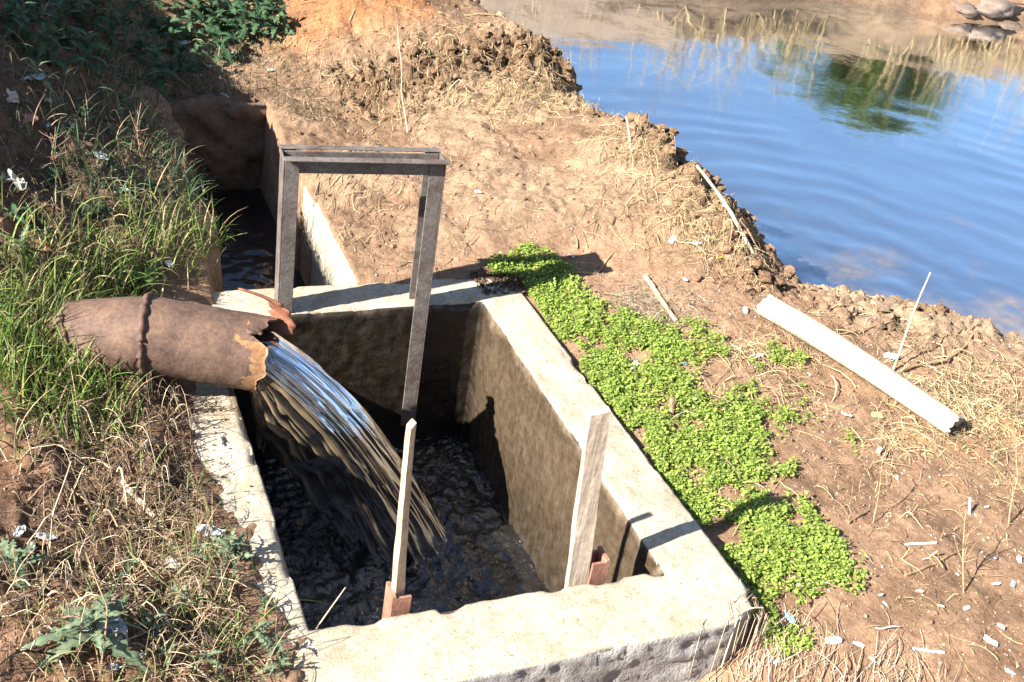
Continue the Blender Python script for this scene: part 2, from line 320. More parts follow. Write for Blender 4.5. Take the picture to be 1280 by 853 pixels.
# the pit of the basin and the channel behind it
pit = (UU > -1.0)*(UU < .11)*(VV > -.14)*(VV < 1.555)
H = np.where(pit, -.8, H)
uL = -.87+.05*n2(UU*0, VV, 3, 3, 61); uR = -.432-.02*sstep(2.2, 2.7, VV); H = np.where((UU > -.46) & (UU < -.2) & (VV > 1.67) & (VV < 3.36), np.maximum(H, .006+.012*np.abs(N2)+.004*N3), H)
ch = sstep(-.06, .0, UU-uL)*(UU < uR)*(VV > 1.56)*(VV < 3.43+.03*N2); H = H*(1-ch)+np.minimum(H, -.62)*ch
# soil washed over the outer part of the left rim
we = -1.005-.125*sstep(-.05, 1.0, VV)+.035*n2(UU, VV, 7, 3, 66)+.018*n2(UU, VV, 30, 3, 67); wash = sstep(0, .06, we-UU)*sstep(-.75, -.3, VV)*sstep(1.5, 1.3, VV)*sstep(-1.45, -1.2, UU)
H = np.maximum(H, np.where(wash > .02, -.012+.024*wash+.004*N2+.004*N3, -9)*1.)
# soil colours
def lerp(a, b, t): return a+(np.array(b)-a)*t[..., None]
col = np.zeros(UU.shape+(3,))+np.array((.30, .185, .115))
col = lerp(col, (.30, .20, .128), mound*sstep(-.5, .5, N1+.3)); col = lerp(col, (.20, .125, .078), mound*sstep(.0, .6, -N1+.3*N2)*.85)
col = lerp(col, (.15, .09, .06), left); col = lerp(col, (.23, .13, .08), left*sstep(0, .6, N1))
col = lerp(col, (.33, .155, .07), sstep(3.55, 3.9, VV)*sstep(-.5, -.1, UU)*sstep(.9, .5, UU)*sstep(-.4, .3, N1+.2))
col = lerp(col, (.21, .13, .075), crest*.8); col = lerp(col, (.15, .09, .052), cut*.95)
col = lerp(col, (.33, .24, .16), shore*.8)
col = lerp(col, (.42, .215, .10), sstep(.35, .9, N1)*sstep(.3, .6, UU)*sstep(.9, .4, VV))
col = lerp(col, (.19, .115, .07), sstep(.15, .8, -N1)*sstep(.2, .4, UU)*sstep(1.7, 1.2, VV)*.75)
col = lerp(col, (.19, .135, .09), sstep(6.8, 7.3, VV)); col = lerp(col, (.10, .07, .05), sstep(-.33, -.4, H)*sstep(1.2, 1.5, UU))
gf = grid_faces(len(GU), len(GV))
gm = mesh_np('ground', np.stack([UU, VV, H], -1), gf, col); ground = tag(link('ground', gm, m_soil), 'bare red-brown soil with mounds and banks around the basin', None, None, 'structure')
def gz_at(u, v):
    u = np.asarray(u, float); v = np.asarray(v, float)
    i = np.clip(np.searchsorted(GU, u)-1, 0, len(GU)-2); j = np.clip(np.searchsorted(GV, v)-1, 0, len(GV)-2)
    a = (u-GU[i])/(GU[i+1]-GU[i]); b_ = (v-GV[j])/(GV[j+1]-GV[j])
    return H[i, j]*(1-a)*(1-b_)+H[i+1, j]*a*(1-b_)+H[i, j+1]*(1-a)*b_+H[i+1, j+1]*a*b_
def hit(x, y):
    d = pray(x, y); d = d/np.linalg.norm(d); t = np.arange(1.2, 16, .006); P = CAM0+d*t[:, None]
    k = np.argmax(P[:, 2] < gz_at(P[:, 0], P[:, 1])); return P[k]

# ---------------------------------------------------------------- water sheets
pu = axis(1.15, 8.5, .032, 1.1, 16, 1.15); pv = axis(.5, 8.2, .032, .4, 9.5, 1.2); PU, PV = np.meshgrid(pu, pv, indexing='ij')
r1 = np.hypot(PU-1.6, PV-1.3); amp = .0011*np.exp(-((r1-2.2)/2.4)**2)
wz = -.40+amp*np.sin(r1*23+3*n2(PU, PV, 1.1, 3, 3))*(.5+n2(PU, PV, .8, 2, 13))+.0035*n2(PU, PV, 1.6, 2, 5)+.0035*sstep(2.4, .8, r1)*n2(PU, PV, 8, 3, 8)
sh = np.clip(1.15-(-.40-gz_at(PU, PV))*1.9, 0, 1)*sstep(3.6, 2.4, PV)+.95*sstep(5.0, 6.2, PV)*sstep(4.8, 2.6, PU)
pm = mesh_np('pond', np.stack([PU, PV, wz], -1), grid_faces(len(pu), len(pv)), np.stack([sh, sh, sh], -1))
tag(link('pond_water', pm, m_pond), 'blue sky-reflecting pond water with light ripples', None, None, 'structure')
bu = np.linspace(-1.02, .04, 130); bv = np.linspace(-.05, 1.5, 190); BU, BV = np.meshgrid(bu, bv, indexing='ij')
imp = np.exp(-(((BU+.40)/.24)**2+((BV-.90)/.22)**2))
bz = -.62+(.010+.045*imp)*n2(BU, BV, 13, 4, 15, .6)+.006*n2(BU, BV, 40, 2, 19)+.02*imp
tag(link('basin_water', mesh_np('basin_water', np.stack([BU, BV, bz], -1), grid_faces(130, 190)), m_black), 'dark churning water at the bottom of the concrete basin', None, None, 'structure')
cu = np.linspace(-1.05, -.42, 50); cv = np.linspace(1.5, 3.42, 140); CU_, CV_ = np.meshgrid(cu, cv, indexing='ij')
tag(link('channel_water', mesh_np('channel_water', np.stack([CU_, CV_, -.43+.004*n2(CU_, CV_, 12, 3, 9)], -1), grid_faces(50, 140)), m_still), 'dark shaded water in the narrow channel behind the basin', None, None, 'structure')

# ---------------------------------------------------------------- concrete basin
basin = tag(empty('concrete_basin', (-.49, .73, -.7)), 'open rectangular concrete basin with pale rim and stained wet inner walls', 'basin')
inn = [(-.98, 0), (0, 0), (0, 1.46), (-.98, 1.46)]; out = [(-1.15, -.25), (.215, -.235), (.185, 1.645), (-1.16, 1.66)]
Pi, Po, Ni = [], [], []
for i in range(4):
    a, b_ = np.array(inn[i]), np.array(inn[(i+1) % 4]); a2, b2 = np.array(out[i]), np.array(out[(i+1) % 4]); n = int(np.hypot(*(b_-a))/.0115)
    t_ = np.arange(n)/n; d = (b_-a)/np.hypot(*(b_-a)); nrm = np.array([d[1], -d[0]])
    Pi.append(a+(b_-a)*t_[:, None]); Po.append(a2+(b2-a2)*t_[:, None]); Ni.append(np.repeat(nrm[None], n, 0))
Pi, Po, Ni = map(np.concatenate, (Pi, Po, Ni)); NS = len(Pi)
Ni = sum(np.roll(Ni, s_, 0) for s_ in (-1, 0, 1)); Ni /= np.linalg.norm(Ni, axis=1, keepdims=True)
# rounded outer corner where front and right walls meet
for cx, cy in out:
    dd = np.hypot(Po[:, 0]-cx, Po[:, 1]-cy); cen = np.array([-.47, .7]); pull = np.exp(-(dd/.07)**2)*.045; vv = cen-Po; Po = Po+vv/np.linalg.norm(vv, axis=1, keepdims=True)*pull[:, None]
zo = np.linspace(-.7, 0, 40)[:-1]; tt = np.linspace(0, 1, 20); zi = np.linspace(0, -.85, 62)[1:]
rows, zone, nr = [], [], []
for z in zo: rows.append(np.c_[Po, np.full(NS, z)]); nr.append(np.c_[Ni, np.zeros(NS)]); zone.append((2, -z))
for s_ in tt: rows.append(np.c_[Po+(Pi-Po)*s_, np.zeros(NS)]); nr.append(np.repeat([[0, 0, 1.]], NS, 0)); zone.append((0, min(s_, 1-s_)*.2))
for z in zi: rows.append(np.c_[Pi, np.full(NS, z)]); nr.append(np.c_[-Ni, np.zeros(NS)]); zone.append((1, -z))
Rr = np.array(rows); Nr = np.array(nr); i0, i1 = len(zo), len(zo)+len(tt)-1
for e_, o_ in ((i0, -1), (i1, 1)): Nr[e_] = Nr[e_]*.7+Nr[e_+o_]*.7
zk = np.array([z_[0] for z_ in zone]); ed = np.array([z_[1] for z_ in zone])[:, None]
nz = fbm(Rr*np.array([9, 9, 9.]), 4, 71); nf = fbm(Rr*34, 3, 77); big = fbm(Rr*3.1, 2, 70)
ampz = np.where(zk == 2, .004, np.where(zk == 1, .0035, .0025))[:, None]; ampf = np.where(zk == 2, .0045, .0012)[:, None]
disp = ampz*nz*sstep(-.005, .05, ed+.0)*1.+ampf*nf+.003*big
edge = np.exp(-(ed/.008)**2); chip = np.maximum(0, fbm(np.stack([Rr[..., 0]*13, Rr[..., 1]*13, Rr[..., 2]*4], -1), 3, 79)-.05)
disp -= edge*.004+np.exp(-(ed/.018)**2)*np.maximum(0, chip-.12)*np.where(zk == 1, .018, .024)[:, None]
# raw outside: voids
lay = fbm(np.stack([Rr[..., 0]*12, Rr[..., 1]*12, Rr[..., 2]*38], -1), 4, 88, .6); disp -= (zk == 2)[:, None]*(.0035*sstep(.15, .35, lay)+.005*sstep(.2, .6, fbm(Rr*np.array([40, 40, 60.]), 2, 89)))
# construction joint and cracks across the right and the left wall
for (vj, wj, dj, side) in ((.415, .006, .012, 1), (.80, .004, .008, 1), (.62, .006, .010, -1), (.34, .004, .007, -1)):
    wob = .012*np.sin(Rr[..., 0]*31+vj*9)+.01*vn(Rr*9, 83); dv = np.abs(Rr[..., 1]-vj-wob*(1.6 if side < 0 else .35))
    disp -= dj*np.exp(-(dv/wj)**2)*(Rr[..., 0] > -.02 if side > 0 else Rr[..., 0] < -.96)
# step of the slab under the pipe on the left rim
disp -= ((zk == 0)[:, None])*(Rr[..., 0] < -.975)*.018*sstep(.93, .945, Rr[..., 1])*sstep(1.4, 1.3, Rr[..., 1])
Rr = Rr+Nr*disp[..., None]
f = grid_faces(len(Rr), NS, True)
bm_ = mesh_np('basin_shell', Rr, f[:, ::-1]); 
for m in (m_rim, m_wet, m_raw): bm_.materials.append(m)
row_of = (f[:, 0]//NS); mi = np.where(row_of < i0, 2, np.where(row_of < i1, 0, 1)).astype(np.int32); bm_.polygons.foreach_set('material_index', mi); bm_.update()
sh_ = link('shell', bm_, None, basin); sh_.matrix_parent_inverse = Matrix.Translation((.49, -.73, .7))
def bpart(name, V, F, m, par=basin, smooth=False):
    o = link(name, mesh_np(name, V, F, None, smooth), m, par); o.matrix_parent_inverse = Matrix.Translation((.49, -.73, .7)); return o
def channel_iron(u, v, z0, z1, s):   # a short U guide bolted to the wall, open towards s
    V, F, o = [], [], 0
    for lo, hi in (((-.005, -.03, z0), (.005, .03, z1)), ((min(.005*s, .045*s), -.03, z0), (max(.005*s, .045*s), -.022, z1-.006)), ((min(.005*s, .045*s), .022, z0), (max(.005*s, .045*s), .03, z1-.012))):
        a, b_ = box_vf(np.array(lo)+[u, v, 0], np.array(hi)+[u, v, 0]); V.append(a); F.append(b_+o); o += 8
    return np.concatenate(V), np.concatenate(F)
bpart('guide_channel', *channel_iron(-.765, .042, -.62, .045, 1), m_channel); bpart('guide_channel', *channel_iron(-.165, .042, -.62, .05, -1), m_channel)
# floor slab under the water
bpart('floor', *box_vf((-1.03, -.05, -.82), (.06, 1.52, -.785)), m_wet)
# channel walls behind the basin
V, F = rough_box((-.44, 1.675, -.75), (-.30, 3.36, -.004), .018, .014, .006, 12, 5)
tag(link('channel_wall', mesh_np('channel_wall', V, F), m_plaster), 'pale plastered concrete side wall of the channel, below the soil mound', 'wall')
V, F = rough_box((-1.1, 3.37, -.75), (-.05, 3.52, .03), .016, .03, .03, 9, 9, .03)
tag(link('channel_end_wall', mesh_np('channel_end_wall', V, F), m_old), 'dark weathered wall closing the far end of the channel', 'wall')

# ---------------------------------------------------------------- sluice frame
frame = tag(empty('sluice_frame', (-.49, 1.49, 0), -.085), 'rusty steel sluice gate frame standing at the back rim of the basin', 'gate frame')
def angle_bits(bits): 
    V, F, o = [], [], 0
    for lo, hi in bits: a, b_ = box_vf(lo, hi); V.append(a); F.append(b_+o); o += 8
    V, F = np.concatenate(V), np.concatenate(F); V = V+.0012*np.stack([vn(V*9, 3), vn(V*9, 4), vn(V*9, 5)], -1); return V, F
def steel(name, bits, par=frame):
    V, F = angle_bits(bits); o = link(name, mesh_np(name, V, F, None, False), m_frame, par); bv_ = o.modifiers.new('bevel', 'BEVEL'); bv_.width = .0015; bv_.segments = 1; return o
ZT = .585
# channel posts, open to the slot between them; front flange in the local -Y
steel('post', [((-.275, -.045, .004), (-.269, .045, ZT)), ((-.269, -.045, .004), (-.222, -.039, ZT-.002)), ((-.269, .039, .004), (-.222, .045, ZT-.002))])
steel('post', [((.266, -.045, -.52), (.272, .045, ZT)), ((.216, -.045, -.52), (.266, -.039, ZT-.002)), ((.216, .039, -.52), (.266, .045, ZT-.002))])
steel('crossbar', [((-.268, -.0385, ZT-.052), (.264, -.0335, ZT-.004)), ((-.272, -.068, ZT+.001), (.278, -.034, ZT+.006))])
steel('crossbar', [((-.268, .0335, ZT-.05), (.264, .0385, ZT-.004)), ((-.278, .034, ZT+.001), (.27, .066, ZT+.0055))])

# ---------------------------------------------------------------- rusty pipe
E_ = np.array([-.899, 1.022, .132]); W_ = np.array([-1.235, 1.108, .178]); L_ = np.array([-1.41, 1.165, .145]); G_ = np.array([-1.56, 1.20, -.02]); RAD = .119
pipe = tag(empty('rusty_pipe', tuple(W_)), 'rusty steel outfall pipe with torn end, resting over the left rim of the basin', 'pipe')
pinv = Matrix.Translation(-Vector(W_))
def frame_axes(d):
    d = d/np.linalg.norm(d); a = np.cross(d, [0, 0, 1]); a /= np.linalg.norm(a); return d, a, np.cross(a, d)   # axis, right, up
def ppart(name, me, m, par=None):
    o = link(name, me, m, par or pipe)
    if par is None: o.matrix_parent_inverse = pinv
    return o
d1, a1, u1 = frame_axes(E_-W_); LEN = np.linalg.norm(E_-W_)
nth = 96; th = np.arange(nth)*2*math.pi/nth
# rim offset by angle (0 = right side of the flow, pi/2 = up)
rag = .010*np.sin(th*3)+.009*vn(np.c_[np.cos(th)*4, np.sin(th)*4, th*0], 4)+.006*vn(np.c_[np.cos(th)*13, np.sin(th)*13, th*0], 6)
notch = np.exp(-((th-1.05)/.22)**2); rag = rag-.055*notch+.03*np.exp(-((th-2.2)/.4)**2)
def tube_seg(P0, P1, n0, n1, r0, r1, thick=.007, endrag=None, ns=40):
    """hollow tube between two mitre planes"""
    d = (P1-P0); Ln = np.linalg.norm(d); d, a, u = frame_axes(d)
    ring = np.cos(th)[:, None]*a+np.sin(th)[:, None]*u; out_, in_ = [], []
    for i in range(ns+1):
        f_ = i/ns
        for lst, rr in ((out_, 0), (in_, thick)):
            rad = (r0+(r1-r0)*f_)-rr; base = ring*rad
            s0 = -(base@n0)/(d@n0); s1 = Ln-(base@n1)/(d@n1)
            if endrag is not None: s1 = s1+endrag
            s_ = s0+(s1-s0)*f_; P = P0+base+d*s_[:, None]; dent = .0022*fbm(P*13, 3, 9)
            lst.append(P+ring*dent[:, None])
    o_, i_ = np.array(out_), np.array(in_); n_ = ns+1; V = np.concatenate([o_.reshape(-1, 3), i_.reshape(-1, 3)])
    f = grid_faces(n_, nth, True); j = np.arange(nth); j2 = (j+1) % nth; lo_, li_ = (n_-1)*nth, n_*nth+(n_-1)*nth
    cap = np.stack([lo_+j, li_+j, li_+j2, lo_+j2], -1); st_ = np.stack([j, j2, n_*nth+j2, n_*nth+j], -1)
    return V, np.concatenate([f[:, ::-1], f+n_*nth, cap, st_]), len(f)
dWL = (W_-L_)/np.linalg.norm(W_-L_); dLG = (L_-G_)/np.linalg.norm(L_-G_)
mW = (d1+dWL)/np.linalg.norm(d1+dWL); mL = (dWL+dLG)/np.linalg.norm(dWL+dLG)
V, F, nf_ = tube_seg(W_, E_, mW, d1, RAD, RAD, .007, rag, 60)
me = mesh_np('pipe_body', V, F[:, ::-1]); me.materials.append(m_pipe); me.materials.append(m_pipe_end); me.materials.append(m_weld)
mi = np.zeros(len(F), np.int32); ring_i = (np.arange(nf_)//nth); ang = np.arange(nf_) % nth; bd_ = 51+4*vn(np.c_[np.cos(th)*3, np.sin(th)*3, th*0], 31)+2*vn(np.c_[np.cos(th)*11, np.sin(th)*11, th*0], 32); mi[:nf_][ring_i > bd_[ang]] = 1
up_ = (np.sin(th)[ang] > .75) & (ring_i > 50); mi[:nf_][up_] = 0; mi[nf_:] = 2; me.polygons.foreach_set('material_index', mi); ppart('pipe_body', me, None)
for A_, B_, n0, n1 in ((L_, W_, mL, mW), (G_, L_, dLG, mL)):
    V, F, _ = tube_seg(A_, B_, n0, n1, RAD, RAD); ppart('elbow_segment', mesh_np('elbow_segment', V, F[:, ::-1]), m_pipe)
for Pc, nn, d_, r in ((W_, mW, d1, .0105), (L_, mL, dWL, .006)):
    _, a, u = frame_axes(nn); t2 = np.linspace(0, 2*math.pi, 121); ring = np.cos(t2)[:, None]*a*(RAD/abs(d_@nn))+np.sin(t2)[:, None]*u*RAD
    ring = ring/np.linalg.norm(ring, axis=1, keepdims=True)*(RAD+.002)
    s_ = -(ring@nn)/(d_@nn); P = Pc+ring+d_*(s_+.003*vn(np.c_[t2*9, t2*0, t2*0], 3))[:, None]
    V, F = tubes(P[None], (r*(1+.35*vn(np.c_[t2*7, t2*0, t2*0], 8)))[None], 7); ppart('weld_bead', mesh_np('weld_bead', V, F), m_weld)
# torn flap that curls up from the far top of the mouth
S = 26; s_ = np.linspace(0, 1, S); g_ = []
base_ = E_+u1*RAD*.86-a1*RAD*.50+d1*.03
p_tip = at(299, 362, .33); p_mid = at(338, 379, .285)
c0_, c1_, c2_, c3_ = base_-u1*.05-d1*.01, base_+u1*.035+d1*.02, p_mid*.5+(base_+u1*.08)*.5, p_tip
for q in s_:
    g_.append((1-q)**3*c0_+3*q*(1-q)**2*c1_+3*q*q*(1-q)*c2_+q**3*c3_)
g_ = np.array(g_); wd = .052*(1-s_)**1.3+.006; V = []
side = d1*.75+a1*.5+u1*.2; side /= np.linalg.norm(side)
for k_ in (-1, -.33, .33, 1): V.append(g_+side*(wd*k_*(1+.3*vn(np.c_[s_*14+k_*5, s_*0, s_*0], 3)))[:, None]+u1*.004*(k_*k_))
V = np.array(V).transpose(1, 0, 2); fl = ppart('torn_flap', mesh_np('torn_flap', V, grid_faces(S, 4)), m_flap); sd_ = fl.modifiers.new('thick', 'SOLIDIFY'); sd_.thickness = .006; sd_.offset = 0
# ragged lip folded inwards at the notch
q = 1.15; cpt = E_+(np.cos(q)*a1+np.sin(q)*u1)*RAD-d1*.045
V, F = rough_box((-.022, -.018, -.003), (.022, .018, .003), .005, .002, .007, 70, 13, .012)
V = cpt+V[:, :1]*d1+V[:, 1:2]*np.cross(u1, d1)+V[:, 2:]*(u1*.8+a1*.2); ppart('torn_lip', mesh_np('torn_lip', V, F), m_weld)

# ---------------------------------------------------------------- water falling from the pipe
dh = np.array([d1[0], d1[1], 0]); dh /= np.linalg.norm(dh); nh = np.array([-dh[1], dh[0], 0]); S, M = 150, 220
sv = np.linspace(-.14, .70, S); Pc = np.stack([E_+dh*s_+np.array([0, 0, (-.30*s_ if s_ < 0 else -.80*s_-1.25*s_*s_)]) for s_ in sv])
Tn = np.gradient(Pc, axis=0); Tn /= np.linalg.norm(Tn, axis=1, keepdims=True); Up = np.cross(nh[None], Tn); Up /= np.linalg.norm(Up, axis=1, keepdims=True); Up *= np.sign(Up[:, 2:3]+1e-6)
ph = np.arange(M)*2*math.pi/M; fr_ = np.clip((sv+.02)/.55, 0, 1)
wid = .098+.022*fr_; thk_t = (.060+.060*fr_); thk_b = (.098+.095*sstep(.02, .30, fr_))
X = np.cos(ph)[None]*wid[:, None]; Y = np.where(np.sin(ph)[None] > 0, np.sin(ph)[None]*thk_t[:, None], np.sin(ph)[None]*thk_b[:, None])
ss = (sv*1.)[:, None]+X*0; q3 = np.stack([np.cos(ph)[None]*5.5+ss*0, np.sin(ph)[None]*5.5+ss*0, ss*3.2], -1)
fil = fbm(q3, 4, 91, .66); fil2 = fbm(np.stack([q3[..., 0]*2.4, q3[..., 1]*2.4, ss*7], -1), 3, 95); cross = fbm(np.stack([q3[..., 0]*.5, q3[..., 1]*.5, ss*17], -1), 2, 97)
gro = np.clip((sv+.05)/.25, .1, 1)[:, None]
rmul = 1+gro*(.13*fil+.035*fil2+.09*cross*(np.sin(ph)[None] < .2))
V = Pc[:, None]+nh*(X*rmul)[..., None]+Up[:, None]*(Y*rmul)[..., None]
inside = (sv < .01)[:, None]; V[..., 2] = np.where(inside & (V[..., 2] > E_[2]+.055), E_[2]+.055+.006*fil, V[..., 2])
k1 = sstep(-.5, .6, fil+.6*fil2)[..., None]; lob = sstep(.35, -.35, np.sin(ph))[None, :, None]; jc = np.array((.02, .017, .014))*(1-k1)+(np.array((.085, .062, .04))*(1-lob)+np.array((.34, .25, .15))*lob)*k1   # dark tint on top, paler tan on the under side
tag(link('water_stream', mesh_np('water_stream', V, grid_faces(S, M, True), jc), m_jet), 'thick brown stream of water pouring from the rusty pipe into the basin', None, None, 'structure')
# drips below the lip
dr = []
for i in range(7):
    s0 = E_-u1*RAD*.95+a1*R_.uniform(-.04, .05)+d1*R_.uniform(-.02, .01); ln = R_.uniform(.12, .3)
    dr.append([s0+np.array([.01*vn(np.array([[j*.4, i, 0.]]))[0]+.012*j/9, 0, -ln*j/9]) for j in range(10)])
dr = np.array(dr); V, F = tubes(dr, np.abs(.0028*(1+.7*vn(dr*70, 2)))+.0006, 5); tag(link('water_drips', mesh_np('water_drips', V, F, np.repeat([(.10, .07, .04)], len(V), 0)), m_jet), 'thin muddy drips under the lip of the pipe', None, None, 'structure')
# drops and froth thrown up where the stream lands
P = []
for i in range(420):
    a = R_.uniform(0, 2*math.pi); r = abs(R_.normal(0, .17)); P.append((-.42+math.cos(a)*r*1.1, .88+math.sin(a)*r, -.60+abs(R_.normal(0, .05))*math.exp(-r*3)))
P = np.array(P); P = P[(P[:, 0] < -.03) & (P[:, 0] > -.95) & (P[:, 1] > .05)]
oc = np.array([(1, 0, 0), (-1, 0, 0), (0, 1, 0), (0, -1, 0), (0, 0, 1), (0, 0, -1)], float); of = np.array([(0, 2, 4), (2, 1, 4), (1, 3, 4), (3, 0, 4), (2, 0, 5), (1, 2, 5), (3, 1, 5), (0, 3, 5)])
V = (P[:, None]+oc[None]*R_.uniform(.0012, .004, len(P))[:, None, None]).reshape(-1, 3); F = (of[None]+(np.arange(len(P))*6)[:, None, None]).reshape(-1, 3)
tag(link('spray_drops', mesh_np('spray_drops', V, F), m_black), 'small drops splashing up where the stream hits the basin water', None, None, 'stuff')

# ---------------------------------------------------------------- wooden stakes
def stake(foot, top, w0, w1, t0, t1, yaw, m, label, grp):
    foot, top = np.array(foot), np.array(top); n = 24; V = []; ax = np.array([math.cos(yaw), math.sin(yaw), 0]); ay = np.array([-math.sin(yaw), math.cos(yaw), 0])
    for i in range(n+1):
        f_ = i/n; c_ = (top-foot)*f_; c_ = c_+ax*.004*math.sin(f_*5); w_ = w0+(w1-w0)*f_; t_ = t0+(t1-t0)*f_
        rect = [(-1, -1), (-.3, -1.02), (.4, -.98), (1, -1), (1.02, 0), (1, 1), (.2, 1.02), (-1, 1), (-.99, .1)]
        for x, y in rect: V.append(c_+ax*x*w_/2+ay*y*t_/2+(np.array([0, 0, .006*x]) if i == n else 0))
    V = np.array(V); V += .0016*np.stack([vn(V*40, 1), vn(V*40, 2), V[:, 0]*0], -1); F = grid_faces(n+1, 9, True); me = bpy.data.meshes.new('stake')
    me.from_pydata([tuple(v) for v in V], [], [tuple(q) for q in F]+[tuple(range(n*9, n*9+9)), tuple(range(8, -1, -1))]); me.update()
    return tag(link('wooden_stake', me, m, None, tuple(foot)), label, 'stake', grp)
stake((-.735, .042, -.60), (-.762, .042, .565), .040, .013, .030, .020, .25, m_wood2, 'thin tan wooden stake tapering upwards, in the guide beside the water stream', 'wooden stakes in the basin guides')
stake((-.192, .042, -.60), (-.268, .055, .53), .058, .052, .030, .026, -.12, m_wood, 'broad grey weathered wooden stake near the right front corner of the basin', 'wooden stakes in the basin guides')

# ---------------------------------------------------------------- bleached split tube on the soil
A_, B_ = hit(952, 392), hit(1188, 545); A_[2] = gz_at(A_[0], A_[1])+.042; B_[2] = gz_at(B_[0], B_[1])+.042
tube = tag(empty('split_tube', tuple(A_)), 'bleached white split tube lying on the soil beside dry straw', 'tube'); tinv = Matrix.Translation(-Vector(A_))
d, a, u = frame_axes(B_-A_); n = 50; th2 = np.linspace(math.radians(-62), math.radians(215), 40); V = []
for i in range(n+1):
    f_ = i/n; P = A_+(B_-A_)*f_+u*.012*math.sin(f_*3.1)
    rr = .050*(1-.10*f_)*(1+.05*vn(np.c_[np.cos(th2)*2, np.sin(th2)*2, th2*0+f_*4], 3)); en = (f_-.5)*2; jag = .010*vn(np.c_[np.cos(th2)*5, np.sin(th2)*5, th2*0], 5)*max(0, abs(en)-.9)*10
    V.append(P+np.cos(th2)[:, None]*a*(rr*1.1)[:, None]+np.sin(th2)[:, None]*u*(rr*.86)[:, None]+d*jag[:, None])
V = np.array(V); o = link('tube_wall', mesh_np('tube_wall', V, grid_faces(n+1, 40)), m_white, tube); o.matrix_parent_inverse = tinv; md = o.modifiers.new('thick', 'SOLIDIFY'); md.thickness = .005
V, F = rough_box((0, -.012, -.003), (np.linalg.norm(B_-A_)*.86, .012, .003), .02, .003, .003, 20, 2, .01)
V = A_+d*(V[:, :1]-.03)+(-a*.070-u*.018)+V[:, 1:2]*(-a*.9-u*.4)+V[:, 2:]*u; o = link('peeled_strip', mesh_np('peeled_strip', V, F), m_white, tube); o.matrix_parent_inverse = tinv

# ---------------------------------------------------------------- far bank: reeds, stones, tree
def vary(c, n, s=.2): c = np.array(c); return np.clip(c[None]*(1+R_.normal(0, s, (n, 1)))*(1+R_.normal(0, s*.14, (n, 3))), .01, .95)
def rep(c, k): return np.repeat(c, k, 0)
N = 560; uu = R_.uniform(2.2, 13, N); vv = np.interp(uu, [2, 3.2, 5.7, 7.8, 10, 13], [7.35, 7.3, 7.3, 6.85, 6.4, 6.3])+np.abs(R_.normal(0, .35, N))+.02
clump = n2(uu, vv, 1.3, 2, 33) > -.25; uu, vv = uu[clump], vv[clump]; N = len(uu)
bs = np.stack([uu, vv, gz_at(uu, vv)-.02], -1); hd = R_.uniform(0, 6.283, N); tl = np.abs(R_.normal(.1, .22, N)); Ln = R_.uniform(.25, 1.0, N)*(1+.6*(R_.random(N) > .9)); t5 = np.linspace(0, 1, 6)
P = bs[:, None]+np.stack([np.cos(hd)[:, None]*np.sin(tl[:, None]*(1+t5))*t5*Ln[:, None], np.sin(hd)[:, None]*np.sin(tl[:, None]*(1+t5))*t5*Ln[:, None], np.cos(tl[:, None])*t5*Ln[:, None]], -1)
rad = (R_.uniform(.003, .008, N)[:, None])*(1-.75*t5)[None]; V, F = tubes(P, rad, 3); cc = rep(vary((.30, .225, .125), N), 18)
V2, F2 = blades(bs[::1], Ln*.8, R_.uniform(.008, .02, N), hd+1, tl+.2, R_.uniform(.3, 1.4, N)); c2 = rep(vary((.28, .21, .115), N), 12)
V, F, cc = join([(V, F, cc), (V2, F2, c2)]); tag(link('dry_reeds', mesh_np('dry_reeds', V, F, cc), m_straw), 'dry tan reeds along the far shore of the pond', None, None, 'stuff')
ICO = None
def ico(sub):
    import bmesh
    bm = bmesh.new(); bmesh.ops.create_icosphere(bm, subdivisions=sub, radius=1); V = np.array([v.co[:] for v in bm.verts]); F = np.array([[v.index for v in f.verts] for f in bm.faces]); bm.free(); return V, F
for i, (x, y, r, cl, lb) in enumerate(((1208, 10, .12, (0.149, 0.110, 0.091), 'small pale pinkish stone'), (1245, 12, .17, (0.165, 0.127, 0.105), 'largest pale stone'), (1270, 20, .11, (0.132, 0.094, 0.072), 'flat grey-brown stone'), (1232, 1, .15, (0.138, 0.083, 0.050), 'orange-brown stone'))):
    q = at(x, y, -.3); V, F = ico(3); V = V*np.array([1.5, 1., .5])*r*(1+.4*fbm(V*1.7+i*7, 5, 5, .6))[:, None]; zc = gz_at(q[0], q[1])
    tag(link('bank_stone', mesh_np('bank_stone', V, F, np.repeat([cl], len(V), 0)), m_clod, None, (q[0], q[1], max(zc, -.42)+.0)), lb+' at the far shore of the pond, among dry reeds', 'stone', 'stones at the far shore')
d = pray(1085, 120); dh_ = d[:2]/np.linalg.norm(d[:2]); D = 21.; TP = CAM0[:2]+dh_*D
def refl_h(x, y):
    d = pray(x, y); s = -d[2]/np.linalg.norm(d[:2]); return (D-(HEIGHT+.4)/s)*s-.4
zt, zb = refl_h(1085, 146), refl_h(1085, 78)
tree = tag(empty('leafy_tree', (TP[0], TP[1], .35)), 'dark green leafy tree beyond the far shore, mirrored in the pond', 'tree')
P = np.array([[(TP[0]+.04*math.sin(i), TP[1], .3+(zt-.6)*i/9) for i in range(10)]]+[[(TP[0]+math.cos(k*2.1)*.11*i, TP[1]+math.sin(k*2.1)*.11*i, .9+.3*k*.5+.16*i) for i in range(10)] for k in range(6)])
rd = np.array([np.linspace(.13, .03, 10)]+[np.linspace(.05, .012, 10)]*6); V, F = tubes(P, rd, 7); o = link('trunk', mesh_np('trunk', V, F, np.repeat([(.13, .09, .06)], len(V), 0)), m_straw, tree); o.matrix_parent_inverse = Matrix.Translation((-TP[0], -TP[1], -.35))
